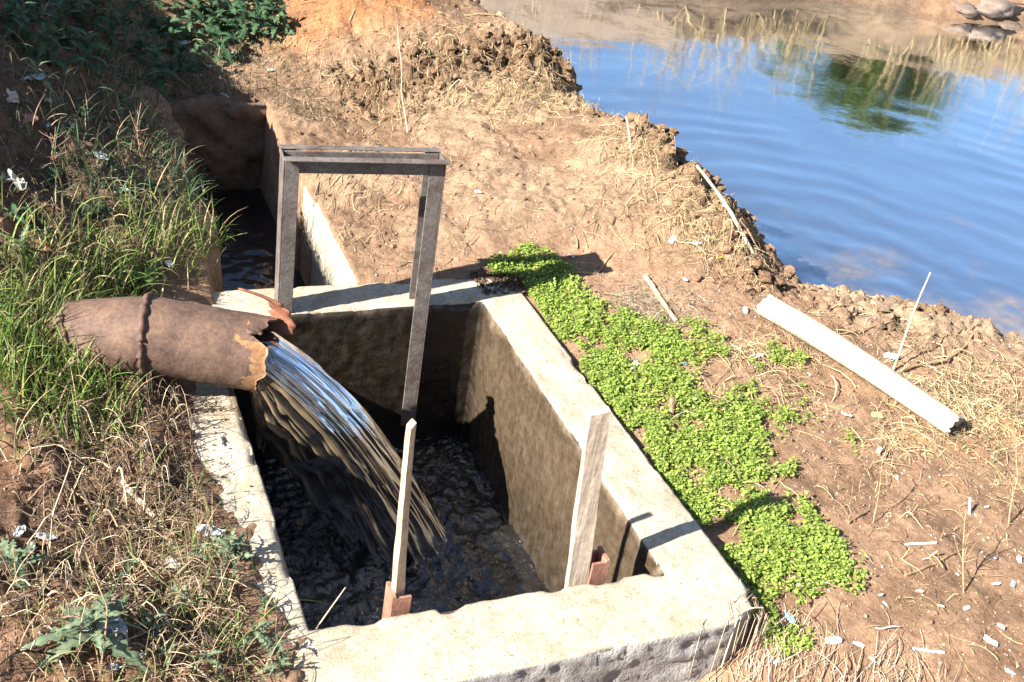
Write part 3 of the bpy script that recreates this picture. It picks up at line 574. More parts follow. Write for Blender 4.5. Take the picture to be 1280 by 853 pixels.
n = 9000; cen = np.array([(R_.normal(0, .62), R_.normal(0, .6), R_.uniform(zb*.75, zt-.25)) for _ in range(60)]); w_ = 1-((cen[:, 2]-zb)/(zt-zb))**2*.75; cen[:, :2] *= w_[:, None]; k_ = R_.integers(0, 60, n)
base = np.stack([TP[0]+cen[k_, 0], TP[1]+cen[k_, 1], cen[k_, 2]], -1)+R_.normal(0, .17, (n, 3)); V, F = blades(base, R_.uniform(.08, .16, n), R_.uniform(.04, .08, n), R_.uniform(0, 6.28, n), R_.uniform(.2, 2.4, n), R_.uniform(-.5, .8, n), 2)
o = link('crown', mesh_np('crown', V, F, rep(vary((.085, .125, .035), n), 6)), m_leaf, tree); o.matrix_parent_inverse = Matrix.Translation((-TP[0], -TP[1], -.35))

# ---------------------------------------------------------------- loose soil clods
def scatter_px(px, py, sp, n):
    q = hit(px, py); return q[0]+R_.normal(0, sp, n), q[1]+R_.normal(0, sp, n)
def ok(u, v, pad=.02):   # keep off the basin, the channel and the water
    inb = (u > -1.0-pad) & (u < .0+pad) & (v > -.02-pad) & (v < 1.48+pad)
    inr = (u > -1.15) & (u < .21) & (v > -.24) & (v < 1.64)
    inc = (u > -.86) & (u < -.42) & (v > 1.5) & (v < 3.4)
    return ~inb & ~inc & (gz_at(u, v) > -.40), ~inr
us, vs, rs = [], [], []
def add_clods(n, uf, vf, rmin, rmax):
    u, v = uf(n), vf(n); us.append(u); vs.append(v); rs.append(rmin*(rmax/rmin)**(R_.random(n)**3.6))
U = R_.uniform
add_clods(2600, lambda n: 1.2+R_.normal(0, .12, n), lambda n: U(1.35, 4.3, n), .004, .036)
add_clods(1500, lambda n: U(-.1, 1.1, n), lambda n: 3.38+R_.normal(0, .10, n), .004, .036)
add_clods(1500, lambda n: U(-.4, 1.4, n), lambda n: U(1.7, 4.3, n), .003, .014)
add_clods(1500, lambda n: U(.2, 2.4, n), lambda n: U(-.6, 1.6, n), .002, .010)
add_clods(700, lambda n: U(1.35, 2.5, n), lambda n: 1.32+R_.normal(0, .14, n), .005, .035)
add_clods(1200, lambda n: U(-1.95, -1.1, n), lambda n: U(-.4, 4.2, n), .003, .022)
us, vs, rs = map(np.concatenate, (us, vs, rs)); o1, o2 = ok(us, vs); kp = o1 & o2; us, vs, rs = us[kp], vs[kp], rs[kp]
iv, if_ = ico(2); var = [iv*np.array([1, .8, .62])*(1+.42*fbm(np.round(iv*2.2+k*11)*.7, 2, k)+.25*fbm(iv*3.1+k, 2, k+50))[:, None] for k in range(12)]
n = len(us); K = R_.integers(0, 12, n); rz = U(0, 6.28, n); base = np.array(var)[K]
X = base[..., 0]*np.cos(rz)[:, None]-base[..., 1]*np.sin(rz)[:, None]; Y = base[..., 0]*np.sin(rz)[:, None]+base[..., 1]*np.cos(rz)[:, None]
V = np.stack([us[:, None]+X*rs[:, None], vs[:, None]+Y*rs[:, None], (gz_at(us, vs)+rs*.25)[:, None]+base[..., 2]*rs[:, None]], -1).reshape(-1, 3)
F = (if_[None]+(np.arange(n)*len(iv))[:, None, None]).reshape(-1, 3)
gi = np.clip(np.searchsorted(GU, us), 0, len(GU)-1); gj = np.clip(np.searchsorted(GV, vs), 0, len(GV)-1); cl = col[gi, gj]*(1+R_.normal(0, .18, (n, 1)))
tag(link('soil_clods', mesh_np('soil_clods', V, F, rep(np.clip(cl, .02, .9), len(iv)), False), m_soil), 'loose crumbly soil clods on the mound, bank and shore', None, None, 'stuff')

# fine grit and crumbs
n = 42000; u = np.concatenate([U(.2, 2.4, 20000), U(-.4, 1.5, 12000), U(-1.95, -1.0, 10000)]); v = np.concatenate([U(-.6, 1.7, 20000), U(1.66, 4.3, 12000), U(-.4, 2.6, 10000)]); o1, o2 = ok(u, v); rr_ = .0009*(5.5)**(R_.random(n)**2.4)
kp = o1 & (o2 | ((u < -1.0) & (R_.random(n) < .5))); u, v, rr_ = u[kp], v[kp], rr_[kp]; n = len(u); z = np.maximum(gz_at(u, v), np.where(ok(u, v)[1], -9., .002)); J = oc[None]*(1+R_.uniform(-.35, .5, (n, 6, 1)))
V = (np.stack([u, v, z+rr_*.3], -1)[:, None]+J*rr_[:, None, None]).reshape(-1, 3); F = (of[None]+(np.arange(n)*6)[:, None, None]).reshape(-1, 3); base_c = np.array([(.32, .22, .15), (.17, .10, .065), (.42, .36, .30), (.25, .14, .08)])[R_.choice(4, n, p=[.4, .35, .1, .15])]
tag(link('soil_grit', mesh_np('soil_grit', V, F, rep(base_c*(1+R_.normal(0, .15, (n, 1))), 6), False), m_clod), 'fine grit and soil crumbs scattered over the bare ground', None, None, 'stuff')

# ---------------------------------------------------------------- green ground cover along the right rim
def in_poly(x, y, P):
    r = np.zeros(len(x), bool); j = len(P)-1
    for i in range(len(P)):
        (xi, yi), (xj, yj) = P[i], P[j]; r ^= ((yi > y) != (yj > y)) & (x < (xj-xi)*(y-yi)/(yj-yi+1e-12)+xi); j = i
    return r
GC = [at(*q, 0)[:2] for q in ((600, 337), (648, 318), (720, 345), (748, 385), (800, 405), (850, 440), (880, 490), (925, 505), (990, 565), (1005, 615), (1057, 680), (1045, 718), (985, 762), (962, 757), (938, 722), (870, 640), (808, 556), (768, 508), (720, 440), (660, 384))]
GC2 = [at(*q, 0)[:2] for q in ((800, 405), (930, 415), (1040, 470), (1080, 560), (1010, 640), (1090, 700), (1010, 800), (930, 780), (880, 640))]
n = 330000; u, v = U(-.1, 1.3, n), U(-.3, 2.0, n); ns = n2(u, v, 7, 4, 51); ns2 = n2(u, v, 26, 2, 53)
ju = u+.035*n2(u, v, 9, 3, 57)+R_.normal(0, .009, n); jv = v+.035*n2(u, v, 9, 3, 58)+R_.normal(0, .009, n)
dens = in_poly(ju, jv, GC)*sstep(-.7, .1, ns+.25*ns2+.12)+in_poly(ju, jv, GC2)*sstep(.15, .8, ns+.4*ns2)*.5
holes = np.zeros(n)
for px, py, r in ((832, 505, .05), (845, 530, .04), (925, 695, .045), (900, 500, .03)): q = at(px, py, 0); holes = np.maximum(holes, np.exp(-((u-q[0])**2+(v-q[1])**2)/r**2))
kp = (R_.random(n) < dens*(1-holes)*(.7+.3*np.tanh(ns2*3))) & ((u > .205) | (v > 1.63)); u, v, ns2 = u[kp], v[kp], ns2[kp]; n = len(u)
hz = np.abs(R_.normal(0, .010, n))+.010*np.clip(ns2+.5, 0, 1.2); z = gz_at(u, v)+.002+hz; s = U(.004, .009, n); hd = U(0, 6.28, n); ti = U(-.75, .75, n); ti2 = U(-.5, .5, n)
lf = np.array([(-.15, 0, -.1), (.35, .55, .05), (.85, .5, .08), (1.25, 0, -.05), (.85, -.5, .08), (.35, -.55, .05)]); x, y, zz_ = (lf[None, :, i]*s[:, None] for i in range(3))
X = x*np.cos(hd)[:, None]-y*np.sin(hd)[:, None]; Y = x*np.sin(hd)[:, None]+y*np.cos(hd)[:, None]; Z = zz_+x*np.sin(ti)[:, None]+y*np.sin(ti2)[:, None]
V = np.stack([u[:, None]+X, v[:, None]+Y, z[:, None]+Z], -1).reshape(-1, 3); f6 = np.array([(0, 1, 2, 3), (0, 3, 4, 5)]); F = (f6[None]+(np.arange(n)*6)[:, None, None]).reshape(-1, 4)
tag(link('ground_cover', mesh_np('ground_cover', V, F, rep(vary((.27, .36, .075), n, .22), 6), False), m_leaf), 'low bright green leafy ground cover along the right rim of the basin', None, None, 'stuff')

# ---------------------------------------------------------------- grass and straw
gp = []; sp_ = []
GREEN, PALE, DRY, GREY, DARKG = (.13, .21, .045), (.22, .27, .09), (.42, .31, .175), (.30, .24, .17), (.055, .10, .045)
def grass(px, py, sp, n, l0, l1, c, w0=.0025, w1=.006, tilt=.35, curl=1.1, mix_=.25):
    u, v = scatter_px(px, py, sp, n); o1, o2 = ok(u, v); kp = o1 & (o2 | (R_.random(n) < .12)); u, v = u[kp], v[kp]; n = len(u)
    if not n: return
    b = np.stack([u, v, np.maximum(gz_at(u, v), np.where(ok(u, v)[1], -9, .0))-.004], -1)
    V, F = blades(b, U(l0, l1, n), U(w0, w1, n), U(0, 6.28, n), np.abs(R_.normal(0, tilt, n)), R_.normal(curl, .5, n)); cl = vary(c, n)
    dr = R_.random(n) < mix_; cl[dr] = vary(DRY, dr.sum()); gp.append((V, F, rep(cl, 12)))
for q in ((60, 400, .10, 170), (35, 450, .10, 190), (120, 335, .10, 150), (180, 315, .09, 150), (235, 300, .08, 140), (275, 322, .06, 100), (20, 360, .10, 130), (70, 480, .09, 150), (115, 520, .07, 110), (25, 520, .1, 130), (150, 350, .07, 90),
          (90, 370, .08, 130), (10, 420, .08, 110), (130, 395, .04, 30)):
    grass(*q, .06, .20, GREEN if q[0] % 20 else PALE)
for q in ((60, 440, .14, 240), (110, 360, .14, 200), (210, 310, .13, 160)): grass(*q, .05, .16, (.20, .29, .06), mix_=.35)
for q in ((30, 430, .12, 200), (60, 480, .10, 150), (90, 390, .1, 150)): grass(*q, .06, .18, (.25, .31, .06), mix_=.25)
for q in ((130, 560, .06, 70), (270, 710, .08, 110), (235, 800, .09, 130), (300, 830, .08, 110), (340, 770, .06, 80), (180, 700, .10, 100), (130, 850, .10, 100), (60, 760, .10, 70), (200, 640, .08, 60), (250, 750, .08, 80)):
    grass(*q, .04, .15, (.15, .21, .06), mix_=.45, w0=.0015, w1=.0045, tilt=.6)
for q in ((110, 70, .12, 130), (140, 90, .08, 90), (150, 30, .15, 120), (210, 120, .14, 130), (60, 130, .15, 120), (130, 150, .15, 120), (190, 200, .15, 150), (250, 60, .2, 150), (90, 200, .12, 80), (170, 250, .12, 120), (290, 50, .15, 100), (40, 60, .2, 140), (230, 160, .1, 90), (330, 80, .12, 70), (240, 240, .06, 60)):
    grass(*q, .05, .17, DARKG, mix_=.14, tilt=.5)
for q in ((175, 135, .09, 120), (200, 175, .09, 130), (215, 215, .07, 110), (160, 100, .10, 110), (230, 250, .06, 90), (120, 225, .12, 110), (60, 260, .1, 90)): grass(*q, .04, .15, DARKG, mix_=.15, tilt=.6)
grass(835, 180, .05, 18, .03, .08, PALE); grass(925, 285, .05, 20, .03, .08, PALE); grass(1180, 520, .1, 40, .03, .07, PALE); grass(1250, 560, .1, 40, .03, .07, PALE)
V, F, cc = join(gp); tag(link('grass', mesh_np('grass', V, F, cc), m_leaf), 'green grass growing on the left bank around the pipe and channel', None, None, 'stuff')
def straw(px, py, sp, n, l0, l1, c,  r0=.0008, r1=.0022, lift=.02, bias=None, spy=None):
    n = int(n*.8); q = hit(px, py); u = q[0]+R_.normal(0, sp, n); v = q[1]+R_.normal(0, spy or sp, n); o1, o2 = ok(u, v); kp = o1 & (o2 | (R_.random(n) < .05)); u, v = u[kp], v[kp]; n = len(u)
    if not n: return
    hd = U(0, 6.28, n) if bias is None else R_.normal(bias, .45, n); L = l0*.5+(l1-l0*.5)*R_.random(n)**1.6; S = 7; t = np.linspace(-.5, .5, S); bend = R_.normal(0, .5, n)
    ang = hd[:, None]+bend[:, None]*t; dx = np.cumsum(np.cos(ang), 1)*(L/S)[:, None]; dy = np.cumsum(np.sin(ang), 1)*(L/S)[:, None]
    x = u[:, None]+dx-dx.mean(1, keepdims=True); y = v[:, None]+dy-dy.mean(1, keepdims=True); zg = gz_at(x, y); zg = np.maximum(zg, zg.max(1, keepdims=True)-.05)
    arch = np.abs(R_.normal(0, lift, n))[:, None]*(.25-(t-R_.uniform(-.3, .3, n)[:, None])**2)*3.; z = zg+.003+np.maximum(arch, -.0)
    z = np.maximum(z, np.where(ok(x, y)[1], -9, .006))
    rad = .78*U(r0, r1, n)[:, None]*(1-.5*(t+.5))[None]*(1+1.2*(R_.random(n) > .93))[:, None]; V, F = tubes(np.stack([x, y, z], -1), rad, 3); sp_.append((V, F, rep(vary(c, n, .38), S*3)))
for q in ((560, 60, .25, 260), (610, 90, .18, 260), (660, 120, .15, 260), (700, 125, .10, 160), (480, 90, .2, 200), (430, 110, .15, 120), (540, 140, .15, 90), (650, 60, .15, 160)): straw(*q, .05, .22, DRY)
for q in ((780, 240, .15, 120), (840, 250, .12, 200), (880, 270, .10, 200), (920, 300, .08, 180), (860, 300, .1, 150), (820, 200, .1, 140), (770, 170, .1, 120), (940, 330, .06, 130)): straw(*q, .05, .2, DRY)
for q in ((420, 300, .12, 110), (480, 200, .12, 110), (450, 250, .12, 90), (400, 230, .08, 70)): straw(*q, .08, .26, DRY, bias=1.0, lift=.008)
for q in ((225, 128, .05, 90), (260, 124, .06, 130), (300, 126, .06, 130), (340, 132, .05, 110), (380, 140, .07, 130), (195, 160, .08, 120), (210, 210, .06, 110)): straw(*q, .04, .18, (.22, .16, .10), lift=.06)
for q in ((500, 120, .16, 220), (560, 100, .16, 220), (620, 130, .12, 180), (690, 110, .08, 120), (730, 135, .06, 100), (900, 310, .07, 160), (800, 195, .08, 110)): straw(*q, .03, .16, (.36, .27, .16), lift=.05)
for q in ((200, 600, .12, 70), (250, 720, .12, 90), (150, 700, .14, 80), (300, 800, .1, 80), (80, 780, .12, 60), (60, 560, .14, 60), (200, 820, .12, 70)): straw(*q, .06, .24, (.46, .37, .25), r0=.001, r1=.002, lift=.07)
for q in ((1190, 500, .09, 200), (1250, 520, .10, 220), (1260, 470, .08, 120), (1130, 555, .06, 90), (930, 440, .06, 80), (860, 500, .10, 40), (920, 600, .12, 40)): straw(*q, .05, .22, (.44, .34, .2), r0=.001, r1=.002, lift=.03)
for q in ((600, 220, .2, 90), (560, 300, .15, 60), (700, 280, .2, 90)): straw(*q, .03, .14, DRY, lift=.006)
for q in ((790, 385, .05, 180), (820, 400, .05, 200), (800, 370, .06, 140), (860, 390, .07, 120)): straw(*q, .05, .16, GREY, r0=.0006, r1=.0014)
for q in ((1180, 510, .10, 200), (1240, 530, .12, 260), (1230, 480, .1, 160), (1160, 545, .07, 120), (1100, 560, .1, 90), (1150, 430, .12, 90), (1050, 430, .12, 80), (980, 440, .08, 130), (940, 460, .08, 110), (1250, 590, .1, 100), (1010, 500, .1, 100)): straw(*q, .04, .2, DRY)
for q in ((880, 800, .07, 170), (930, 820, .07, 160), (1000, 840, .08, 140), (1090, 850, .08, 110), (980, 790, .06, 70), (1130, 840, .05, 60)): straw(*q, .05, .2, (.50, .38, .27), bias=.9)
for q in ((1180, 640, .15, 70), (1150, 720, .15, 50), (1080, 640, .1, 50), (1220, 800, .1, 30), (900, 560, .15, 60)): straw(*q, .03, .12, DRY)
for q in ((200, 540, .12, 240), (150, 620, .12, 200), (220, 650, .09, 240), (280, 760, .1, 240), (320, 820, .09, 220), (180, 760, .13, 240), (80, 700, .13, 170), (60, 820, .1, 130), (240, 520, .06, 120), (340, 790, .05, 120), (120, 580, .1, 120)): straw(*q, .03, .18, (.24, .17, .11), lift=.05)
for q in ((100, 250, .2, 200), (200, 180, .2, 240), (60, 180, .2, 200), (150, 120, .2, 200), (250, 130, .15, 200), (300, 80, .2, 200), (220, 280, .08, 90), (40, 420, .15, 150), (330, 40, .2, 150), (380, 100, .12, 160)): straw(*q, .04, .2, (.17, .13, .09), lift=.05)
V, F, cc = join(sp_); tag(link('dry_straw', mesh_np('dry_straw', V, F, cc), m_straw), 'dry straw and dead stems strewn over soil and banks', None, None, 'stuff')
# dark plant crumbs in the corner behind the frame
u, v = U(.02, .22, 500), U(1.5, 1.68, 500); n = 500; V, F = blades(np.stack([u, v, np.maximum(gz_at(u, v), .0)+.004], -1), U(.008, .02, n), U(.006, .014, n), U(0, 6.28, n), U(.8, 1.7, n), U(-.5, .5, n), 2)
tag(link('leaf_litter', mesh_np('leaf_litter', V, F, rep(vary((.09, .05, .03), n, .4), 6)), m_straw), 'dark crumbled dead leaves on the back right corner of the rim', None, None, 'stuff')

# ---------------------------------------------------------------- leafy weeds
def leaf_mesh(name, lobes, wid, c, droop):
    n = 26; V = []; cl = []
    for i in range(n+1):
        t = i/n; w = wid*math.sin(math.pi*min(1, t*.93+.05))**.8*(1+lobes*math.sin(t*math.pi*11)); x = t; z = .35*t-droop*t*t
        for k_ in (-1, -.5, 0, .5, 1): V.append((x-.06*abs(k_)*lobes, w*k_, z+.16*w*abs(k_)+.015*math.sin(9*t+k_*3))); cl.append(np.array(c)*(1.35 if k_ == 0 else 1+.1*math.sin(i+k_)))
    me = mesh_np(name, V, grid_faces(n+1, 5), cl); me.materials.append(m_leaf); return me
LEAVES = {'blue': [leaf_mesh('leaf_mesh', .42, .125, (.15, .20, .12), d_) for d_ in (.25, .6, 1.0)], 'green': [leaf_mesh('leaf_mesh', .05, .2, (.10, .18, .05), d_) for d_ in (.3, .6, .9)],
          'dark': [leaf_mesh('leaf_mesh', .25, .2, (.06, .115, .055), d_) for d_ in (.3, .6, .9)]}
def weed(px, py, kind, nl, ln, hgt, label, group):
    q = hit(px, py); z = gz_at(q[0], q[1]); o = tag(empty('leafy_weed', (q[0], q[1], z), U(0, 6.28)), label, 'weed', group)
    sx, sy = R_.normal(0, .12, 2)*hgt; S = 8; t = np.linspace(0, 1, S); P = np.stack([sx*t*t, sy*t*t, -.01+(hgt+.012)*t], -1)[None]; V, F = tubes(P, (.0035*(1-.6*t))[None], 5)
    link('stem', mesh_np('stem', V, F, np.repeat([(.10, .13, .06)], len(V), 0)), m_leaf, o)
    for i in range(nl):
        f_ = (i+.5)/nl; lo = link('leaf', LEAVES[kind][i % 3], None, o, (sx*f_*f_, sy*f_*f_, .003+hgt*f_), (R_.normal(0, .25), U(-.75, -.05)*(.4+f_), i*2.4+R_.normal(0, .3)))
        s_ = ln*(1.1-.5*f_)*U(.75, 1.2); lo.scale = (s_, s_, s_)
for px, py, nl, ln, h, lb in ((118, 800, 16, .12, .06, 'grey-green thistle-like weed with jagged leaves on dark soil beside plastic litter'), (285, 700, 14, .07, .07, 'bushy grey-green weed leaning against the left rim of the basin'), (18, 715, 9, .10, .05, 'spreading grey-green weed among white litter on the left bank'),
                               (30, 320, 10, .09, .05, 'grey-green weed with broad leaves in the lit grass above the pipe elbow'), (48, 105, 9, .08, .06, 'pale leafy weed beside white litter high on the shaded bank')):
    weed(px, py, 'blue', nl, ln, h, lb, None)
weed(187, 352, 'green', 4, .11, .02, 'low weed with smooth broad green leaves behind the pipe weld', None)
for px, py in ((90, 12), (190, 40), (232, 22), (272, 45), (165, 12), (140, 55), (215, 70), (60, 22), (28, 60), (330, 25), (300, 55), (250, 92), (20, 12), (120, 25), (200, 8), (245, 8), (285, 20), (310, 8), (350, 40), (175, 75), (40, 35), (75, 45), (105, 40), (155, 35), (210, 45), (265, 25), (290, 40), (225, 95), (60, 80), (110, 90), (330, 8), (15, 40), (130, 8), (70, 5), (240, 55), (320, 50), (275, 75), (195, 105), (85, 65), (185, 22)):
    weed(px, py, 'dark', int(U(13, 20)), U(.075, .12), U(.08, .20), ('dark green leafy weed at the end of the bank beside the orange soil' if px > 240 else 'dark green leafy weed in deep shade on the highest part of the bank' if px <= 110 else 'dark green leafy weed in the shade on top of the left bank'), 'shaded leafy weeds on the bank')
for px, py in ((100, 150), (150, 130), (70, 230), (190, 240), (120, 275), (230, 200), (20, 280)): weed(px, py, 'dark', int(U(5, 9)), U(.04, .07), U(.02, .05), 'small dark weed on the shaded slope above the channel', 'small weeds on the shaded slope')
for px, py in ((320, 800), (230, 760), (160, 720), (260, 830), (350, 840), (290, 740), (330, 760), (210, 830), (300, 690), (250, 700), (190, 790), (340, 820)): weed(px, py, 'blue', int(U(6, 10)), U(.035, .06), U(.02, .05), 'small grey-green weed in dry grass near the left rim', 'small weeds near the left rim')

# ---------------------------------------------------------------- single dry stalks and sticks
def depth_pt(x, y, ref): d = pray(x, y); return CAM0+d*(((ref-CAM0)@CF)/(d@CF))
def stick(name, pts, r0, r1, c, label, cat, group=None, upright=False, sides=7, branches=0):
    q0 = hit(*pts[0]); P = [q0]
    for q in pts[1:]:
        if upright: P.append(depth_pt(*q, q0))
        else: h = hit(*q); h[2] += r0; P.append(h)
    P = np.array(P); P[0, 2] -= (.02 if upright else -r0); tt_ = np.linspace(0, len(P)-1, 16); i = np.minimum(tt_.astype(int), len(P)-2); fr = (tt_-i)[:, None]; L = P[i]*(1-fr)+P[i+1]*fr
    ln = np.linalg.norm(P[-1]-P[0]); L = L+ln*.018*np.stack([vn(L*9, 1), vn(L*9, 2), vn(L*9, 3)*(.6 if upright else .2)], -1)
    if not upright: L[:, 2] = np.maximum(L[:, 2], np.where(ok(L[:, 0], L[:, 1])[1], gz_at(L[:, 0], L[:, 1]), 0.)+r0*.8)
    org = L[0].copy(); L = L-org; rad = np.linspace(r0, r1, 16)*(1+.12*np.sin(np.arange(16)*2.1)); V, F = tubes(L[None], rad[None], sides); n0 = len(V)
    me = bpy.data.meshes.new(name); V = list(map(tuple, V)); F = list(map(tuple, F))+[tuple(range(sides)), tuple(range(n0-1, n0-1-sides, -1))]
    me.from_pydata(V, [], F); me.update(); ca = me.color_attributes.new('tint', 'FLOAT_COLOR', 'POINT'); c4 = np.ones((n0, 4), np.float32); c4[:, :3] = c; ca.data.foreach_set('color', c4.ravel())
    if not branches: return tag(link(name, me, m_straw, None, tuple(org)), label, cat, group)
    o = tag(empty(name, tuple(org)), label, cat, group); link('stem', me, m_straw, o)
    for b_ in range(branches):
        k_ = R_.integers(4, 15); s0 = L[k_]; dv = R_.normal(0, 1, 3); dv[2] = abs(dv[2])*.8; dv /= np.linalg.norm(dv); t = np.linspace(0, 1, 7)[:, None]; ll = U(.02, .07)
        B = s0+dv*ll*t+np.array([0, 0, 1])*ll*.3*t*t; V, F = tubes(B[None], (r0*.6*(1-.6*t[:, 0]))[None], 4); link('twig', mesh_np('twig', V, F, np.repeat([c], len(V), 0)), m_straw, o)
    return o
PALES = (.44, .36, .26); TAN = (.32, .22, .125); BR = (.27, .17, .10)
stick('dry_stalk', [(1116, 468), (1140, 400), (1163, 342)], .0048, .003, PALES, 'pale bare stalk standing upright in the straw by the pond shore', 'stalk', None, True)
stick('dry_stick', [(1100, 478), (1150, 462), (1210, 430), (1279, 404)], .007, .004, TAN, 'long tan stick lying across the straw near the shore', 'stick')
stick('dry_stick', [(1010, 410), (1045, 420), (1110, 405)], .005, .003, TAN, 'bent tan stick lying on the bare soil between white tube and shore', 'stick')
stick('dry_stalk', [(511, 168), (503, 115), (496, 32)], .004, .002, PALES, 'tall thin pale stalk standing on the mound behind the frame', 'stalk', None, True)
stick('dry_stalk', [(946, 322), (915, 265), (871, 206)], .010, .006, PALES, 'thick bleached reed leaning along the end of the mound crest', 'stalk', None, True)
stick('dry_stalk', [(968, 345), (935, 290), (893, 240)], .006, .003, TAN, 'thin tan reed leaning below the thick bleached reed', 'stalk', None, True)
stick('dry_stalk', [(790, 182), (783, 146)], .006, .005, PALES, 'short pale stub standing on the mound crest against the pond', 'stalk', None, True)
stick('dry_stick', [(848, 190), (872, 193)], .005, .004, TAN, 'tan stick poking over the crest above the pond', 'stick', None, True)
stick('dry_stick', [(806, 348), (824, 375), (845, 405)], .011, .008, (.40, .28, .19), 'thick peeled stick lying on a tuft of dry roots', 'stick')
stick('dry_stick', [(692, 344), (745, 343), (765, 318)], .005, .003, TAN, 'thin crooked twig on soil beside the frame shadow', 'stick')
stick('wooden_peg', [(840, 524), (840, 497)], .008, .009, BR, 'short brown peg standing in a bare patch of the green ground cover', 'peg', None, True)
stick('dry_stick', [(152, 605), (172, 628), (194, 650)], .009, .007, (.45, .34, .26), 'pale pinkish stick lying on dark soil left of the rim', 'stick')
stick('dry_stalk', [(1207, 745), (1203, 690), (1208, 640)], .0025, .0012, TAN, 'branched brown dead weed standing on bare soil right of the ground cover', 'stalk', None, True, 6, 14)
stick('dry_stalk', [(1262, 660), (1272, 600), (1270, 540)], .0025, .0012, TAN, 'branched tan dead weed beside the straw heap', 'stalk', None, True, 6, 14)
stick('dry_stalk', [(1092, 655), (1098, 620), (1104, 575)], .002, .001, TAN, 'small branched dead weed at the edge of the ground cover', 'stalk', None, True, 6, 9)
stick('dry_stick', [(1130, 722), (1170, 705), (1200, 690)], .005, .003, BR, 'dark brown curved twig lying flat on bare soil', 'stick')
stick('dry_stick', [(1060, 655), (1085, 640)], .005, .004, BR, 'short dark root lying on bare soil by the ground cover', 'stick')
for pts, lb in (([(178, 200), (172, 160), (176, 128)], 'reddish branched dead weed standing on the shaded bank'), ([(62, 60), (50, 30), (58, 5)], 'tall reddish dead weed high on the bank'), ([(60, 215), (66, 190), (70, 168)], 'dead weed beside white plastic on the bank slope')):
    stick('dead_weed', pts, .003, .0016, (.30, .17, .12), lb, 'weed', None, True, 5, 9)
stick('dry_stalk', [(410, 800), (440, 765), (461, 740)], .003, .0015, PALES, 'thin curved stalk bending over the front left corner of the basin', 'stalk', None, True)
stick('dry_stalk', [(388, 838), (395, 790), (432, 735)], .003, .0012, PALES, 'slender pale grass stalk beside the front left rim corner', 'stalk', None, True)
stick('dry_stalk', [(125, 850), (138, 760), (108, 690)], .0025, .0015, TAN, 'thin dry stalk standing over the thistle-like weed', 'stalk', None, True)
stick('dry_stalk', [(60, 700), (66, 640), (90, 575)], .0025, .0015, PALES, 'thin pale stalk standing on the bare soil of the left bank', 'stalk', None, True)
stick('dry_stick', [(0, 762), (45, 745), (85, 705)], .004, .003, (.5, .4, .33), 'curved pale twig lying among litter on the left bank', 'stick')
stick('dry_stick', [(0, 442), (24, 440)], .008, .007, (.5, .46, .4), 'short whitish stick lying in the green grass', 'stick')
stick('dry_stick', [(105, 530), (140, 508), (175, 516)], .0035, .002, TAN, 'thin tan twig arching in front of the pipe', 'stick')
stick('white_straw', [(1131, 682), (1169, 680)], .0042, .004, (.55, .52, .48), 'thin white plastic straw lying on bare soil', 'straw')
stick('white_straw', [(1140, 812), (1180, 818)], .0042, .004, (.55, .52, .48), 'thin white plastic straw lying among twigs at the bottom slope', 'straw')
stick('white_straw', [(1214, 648), (1213, 622)], .004, .004, (.55, .52, .48), 'short white plastic straw upright beside dead weed', 'straw', None, True)
stick('flat_white_stick', [(995, 734), (1046, 729)], .006, .005, (.55, .52, .48), 'white stick lying across the lower end of the ground cover', 'stick')

# ---------------------------------------------------------------- litter
def scrap(px, py, ln, wd, c, label, group=None, name='plastic_scrap', cat='litter', lift=.3):
    q = hit(px, py); n, m = 7, 5; s = R_.integers(0, 999); x, y = np.meshgrid(np.linspace(-.5, .5, n), np.linspace(-.5, .5, m), indexing='ij')
    P = np.stack([x*3, y*3, x*0+s], -1); ta = 1-.6*np.abs(x*2)**2*U(.3, 1); z = lift*(np.abs(vn(P*1.1, 3))*.6+.3*vn(P*2.3, 5))*ln; X = x*ln*(1+.2*vn(P, 7)); Y = y*wd*ta*(1+.3*vn(P, 9))
    o = link(name, mesh_np(name, np.stack([X, Y, z], -1), grid_faces(n, m), np.zeros((n*m, 3))+np.array(c), False), m_scrap, None, (q[0], q[1], max(gz_at(q[0], q[1]), -.4 if ok(np.array([q[0]]), np.array([q[1]]))[1][0] else 0.)+.006), (R_.normal(0, .2), R_.normal(0, .2), U(0, 3.14)))
    md = o.modifiers.new('thick', 'SOLIDIFY'); md.thickness = .0015; return tag(o, label, cat, group)
WH, BL, TN, YE = (.55, .54, .52), (.2, .4, .55), (.62, .5, .36), (.7, .42, .06)
for px, py, l in ((598, 242, .035), (685, 340, .03), (714, 322, .035), (652, 335, .03), (855, 352, .035), (840, 302, .04), (870, 306, .045), (931, 390, .035), (905, 262, .03), (745, 342, .02)): scrap(px, py, l, l*.55, WH, 'small white plastic scrap on the sunny mound', 'white scraps on the mound')
for px, py, l in ((945, 448, .05), (1057, 521, .04), (968, 592, .032), (1098, 565, .045), (793, 459, .055), (925, 560, .022), (880, 300, .03), (1010, 470, .02)): scrap(px, py, l, l*.4, WH, 'white scrap lying on or beside the green ground cover', 'white scraps by the ground cover')
for px, py, l in ((1237, 804, .04), (1261, 843, .03), (1273, 702, .03), (1244, 733, .03), (1090, 828, .025), (1040, 803, .045), (1100, 746, .018), (1175, 760, .018), (1207, 763, .026), (1150, 741, .02), (1105, 758, .016), (970, 830, .022), (1072, 808, .03), (1120, 600, .02), (1232, 636, .016), (1250, 785, .022), (1196, 720, .016), (1020, 670, .014), (1243, 700, .016)): scrap(px, py, l, l*.5, WH, 'small white scrap on bare soil right of the basin', 'white scraps on bare soil')
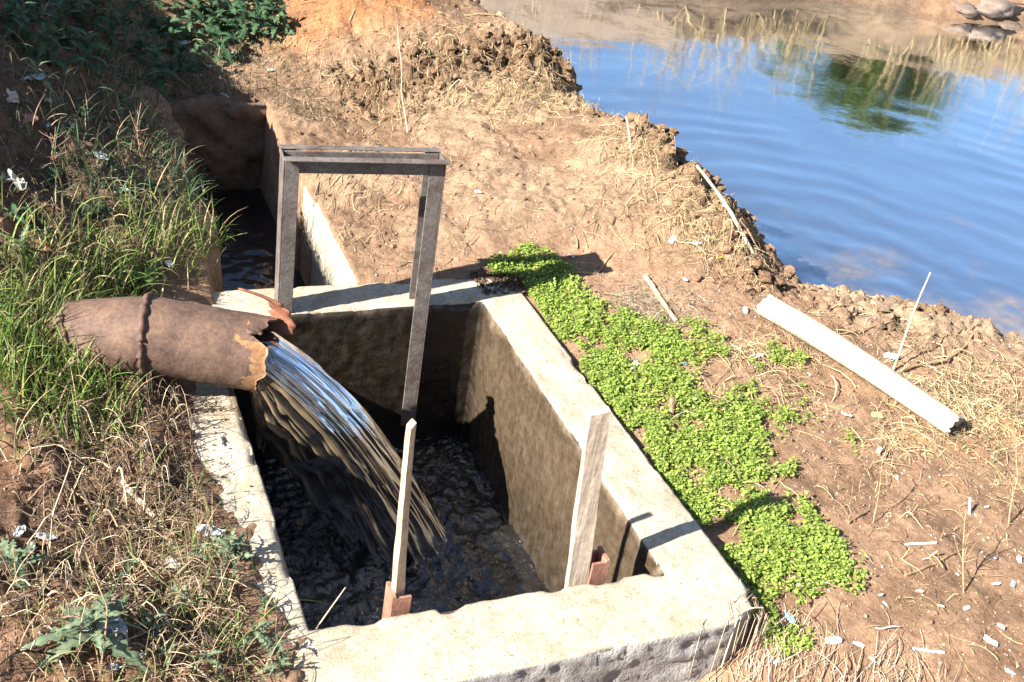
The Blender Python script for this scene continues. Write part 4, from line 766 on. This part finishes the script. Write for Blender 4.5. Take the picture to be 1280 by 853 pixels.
scrap(986, 776, .05, .02, BL, 'light blue plastic scrap at the lower end of the ground cover'); scrap(1265, 733, .025, .012, BL, 'small blue scrap on bare soil near white scraps'); scrap(855, 456, .022, .018, BL, 'small blue-white scrap at the upper edge of the ground cover')
scrap(1079, 449, .05, .03, BL, 'blue plastic scrap in soil between white tube and upright stalk'); scrap(1112, 447, .06, .03, (.72, .8, .86), 'crumpled pale blue plastic bag scrap beside the upright stalk'); scrap(1088, 458, .06, .04, (.45, .5, .55), 'grey film scrap half buried behind the white tube')
scrap(899, 324, .05, .022, YE, 'yellow scrap near the end of the mound crest'); scrap(1095, 522, .045, .025, (.6, .38, .15), 'curled tan leaf under the white tube')
for px, py, l in ((39, 102, .10), (127, 200, .06), (248, 97, .06), (262, 85, .05), (280, 124, .06), (257, 122, .05), (340, 90, .05), (155, 240, .05), (229, 56, .07), (125, 195, .05), (90, 160, .05), (190, 60, .05), (60, 160, .04), (290, 68, .04)): scrap(px, py, l, l*.4, (.5, .54, .54), 'whitish scrap caught in weeds on the shaded bank', 'scraps on the shaded bank')
scrap(15, 126, .09, .05, TN, 'large dry tan leaf on the shaded bank beside whitish litter'); scrap(34, 151, .08, .04, (.42, .18, .14), 'dull red wrapper on the bank slope'); scrap(20, 232, .12, .05, (.36, .35, .31), 'crumpled whitish cloth on sunlit red soil of the bank', None, 'crumpled_cloth', 'cloth', .6)
scrap(262, 668, .07, .035, (.48, .5, .53), 'curled white plastic strip beside the left rim', None, 'plastic_scrap', 'litter', .6); scrap(217, 709, .05, .025, WH, 'white scrap in the weeds near the left rim'); scrap(126, 790, .11, .05, (.33, .38, .46), 'crumpled bluish plastic under the thistle-like weed', None, 'plastic_scrap', 'litter', .6)
for px, py, l in ((58, 675, .05), (37, 689, .05), (175, 823, .03), (146, 806, .035), (146, 836, .04), (25, 668, .04)): scrap(px, py, l, l*.5, (.48, .48, .49), 'white plastic scrap in dry weeds of the left bank', 'white scraps in the dry weeds')
scrap(211, 333, .07, .025, (.62, .62, .6), 'white scrap in the grass above the pipe'); scrap(275, 560, .045, .012, WH, 'white leaf-like scrap on the muddy left rim below the pipe')
scrap(60, 130, .05, .03, (.6, .62, .6), 'white paper piece under the tan leaf on the bank'); scrap(10, 395, .05, .02, WH, 'white scrap in the grass beside the short whitish stick')
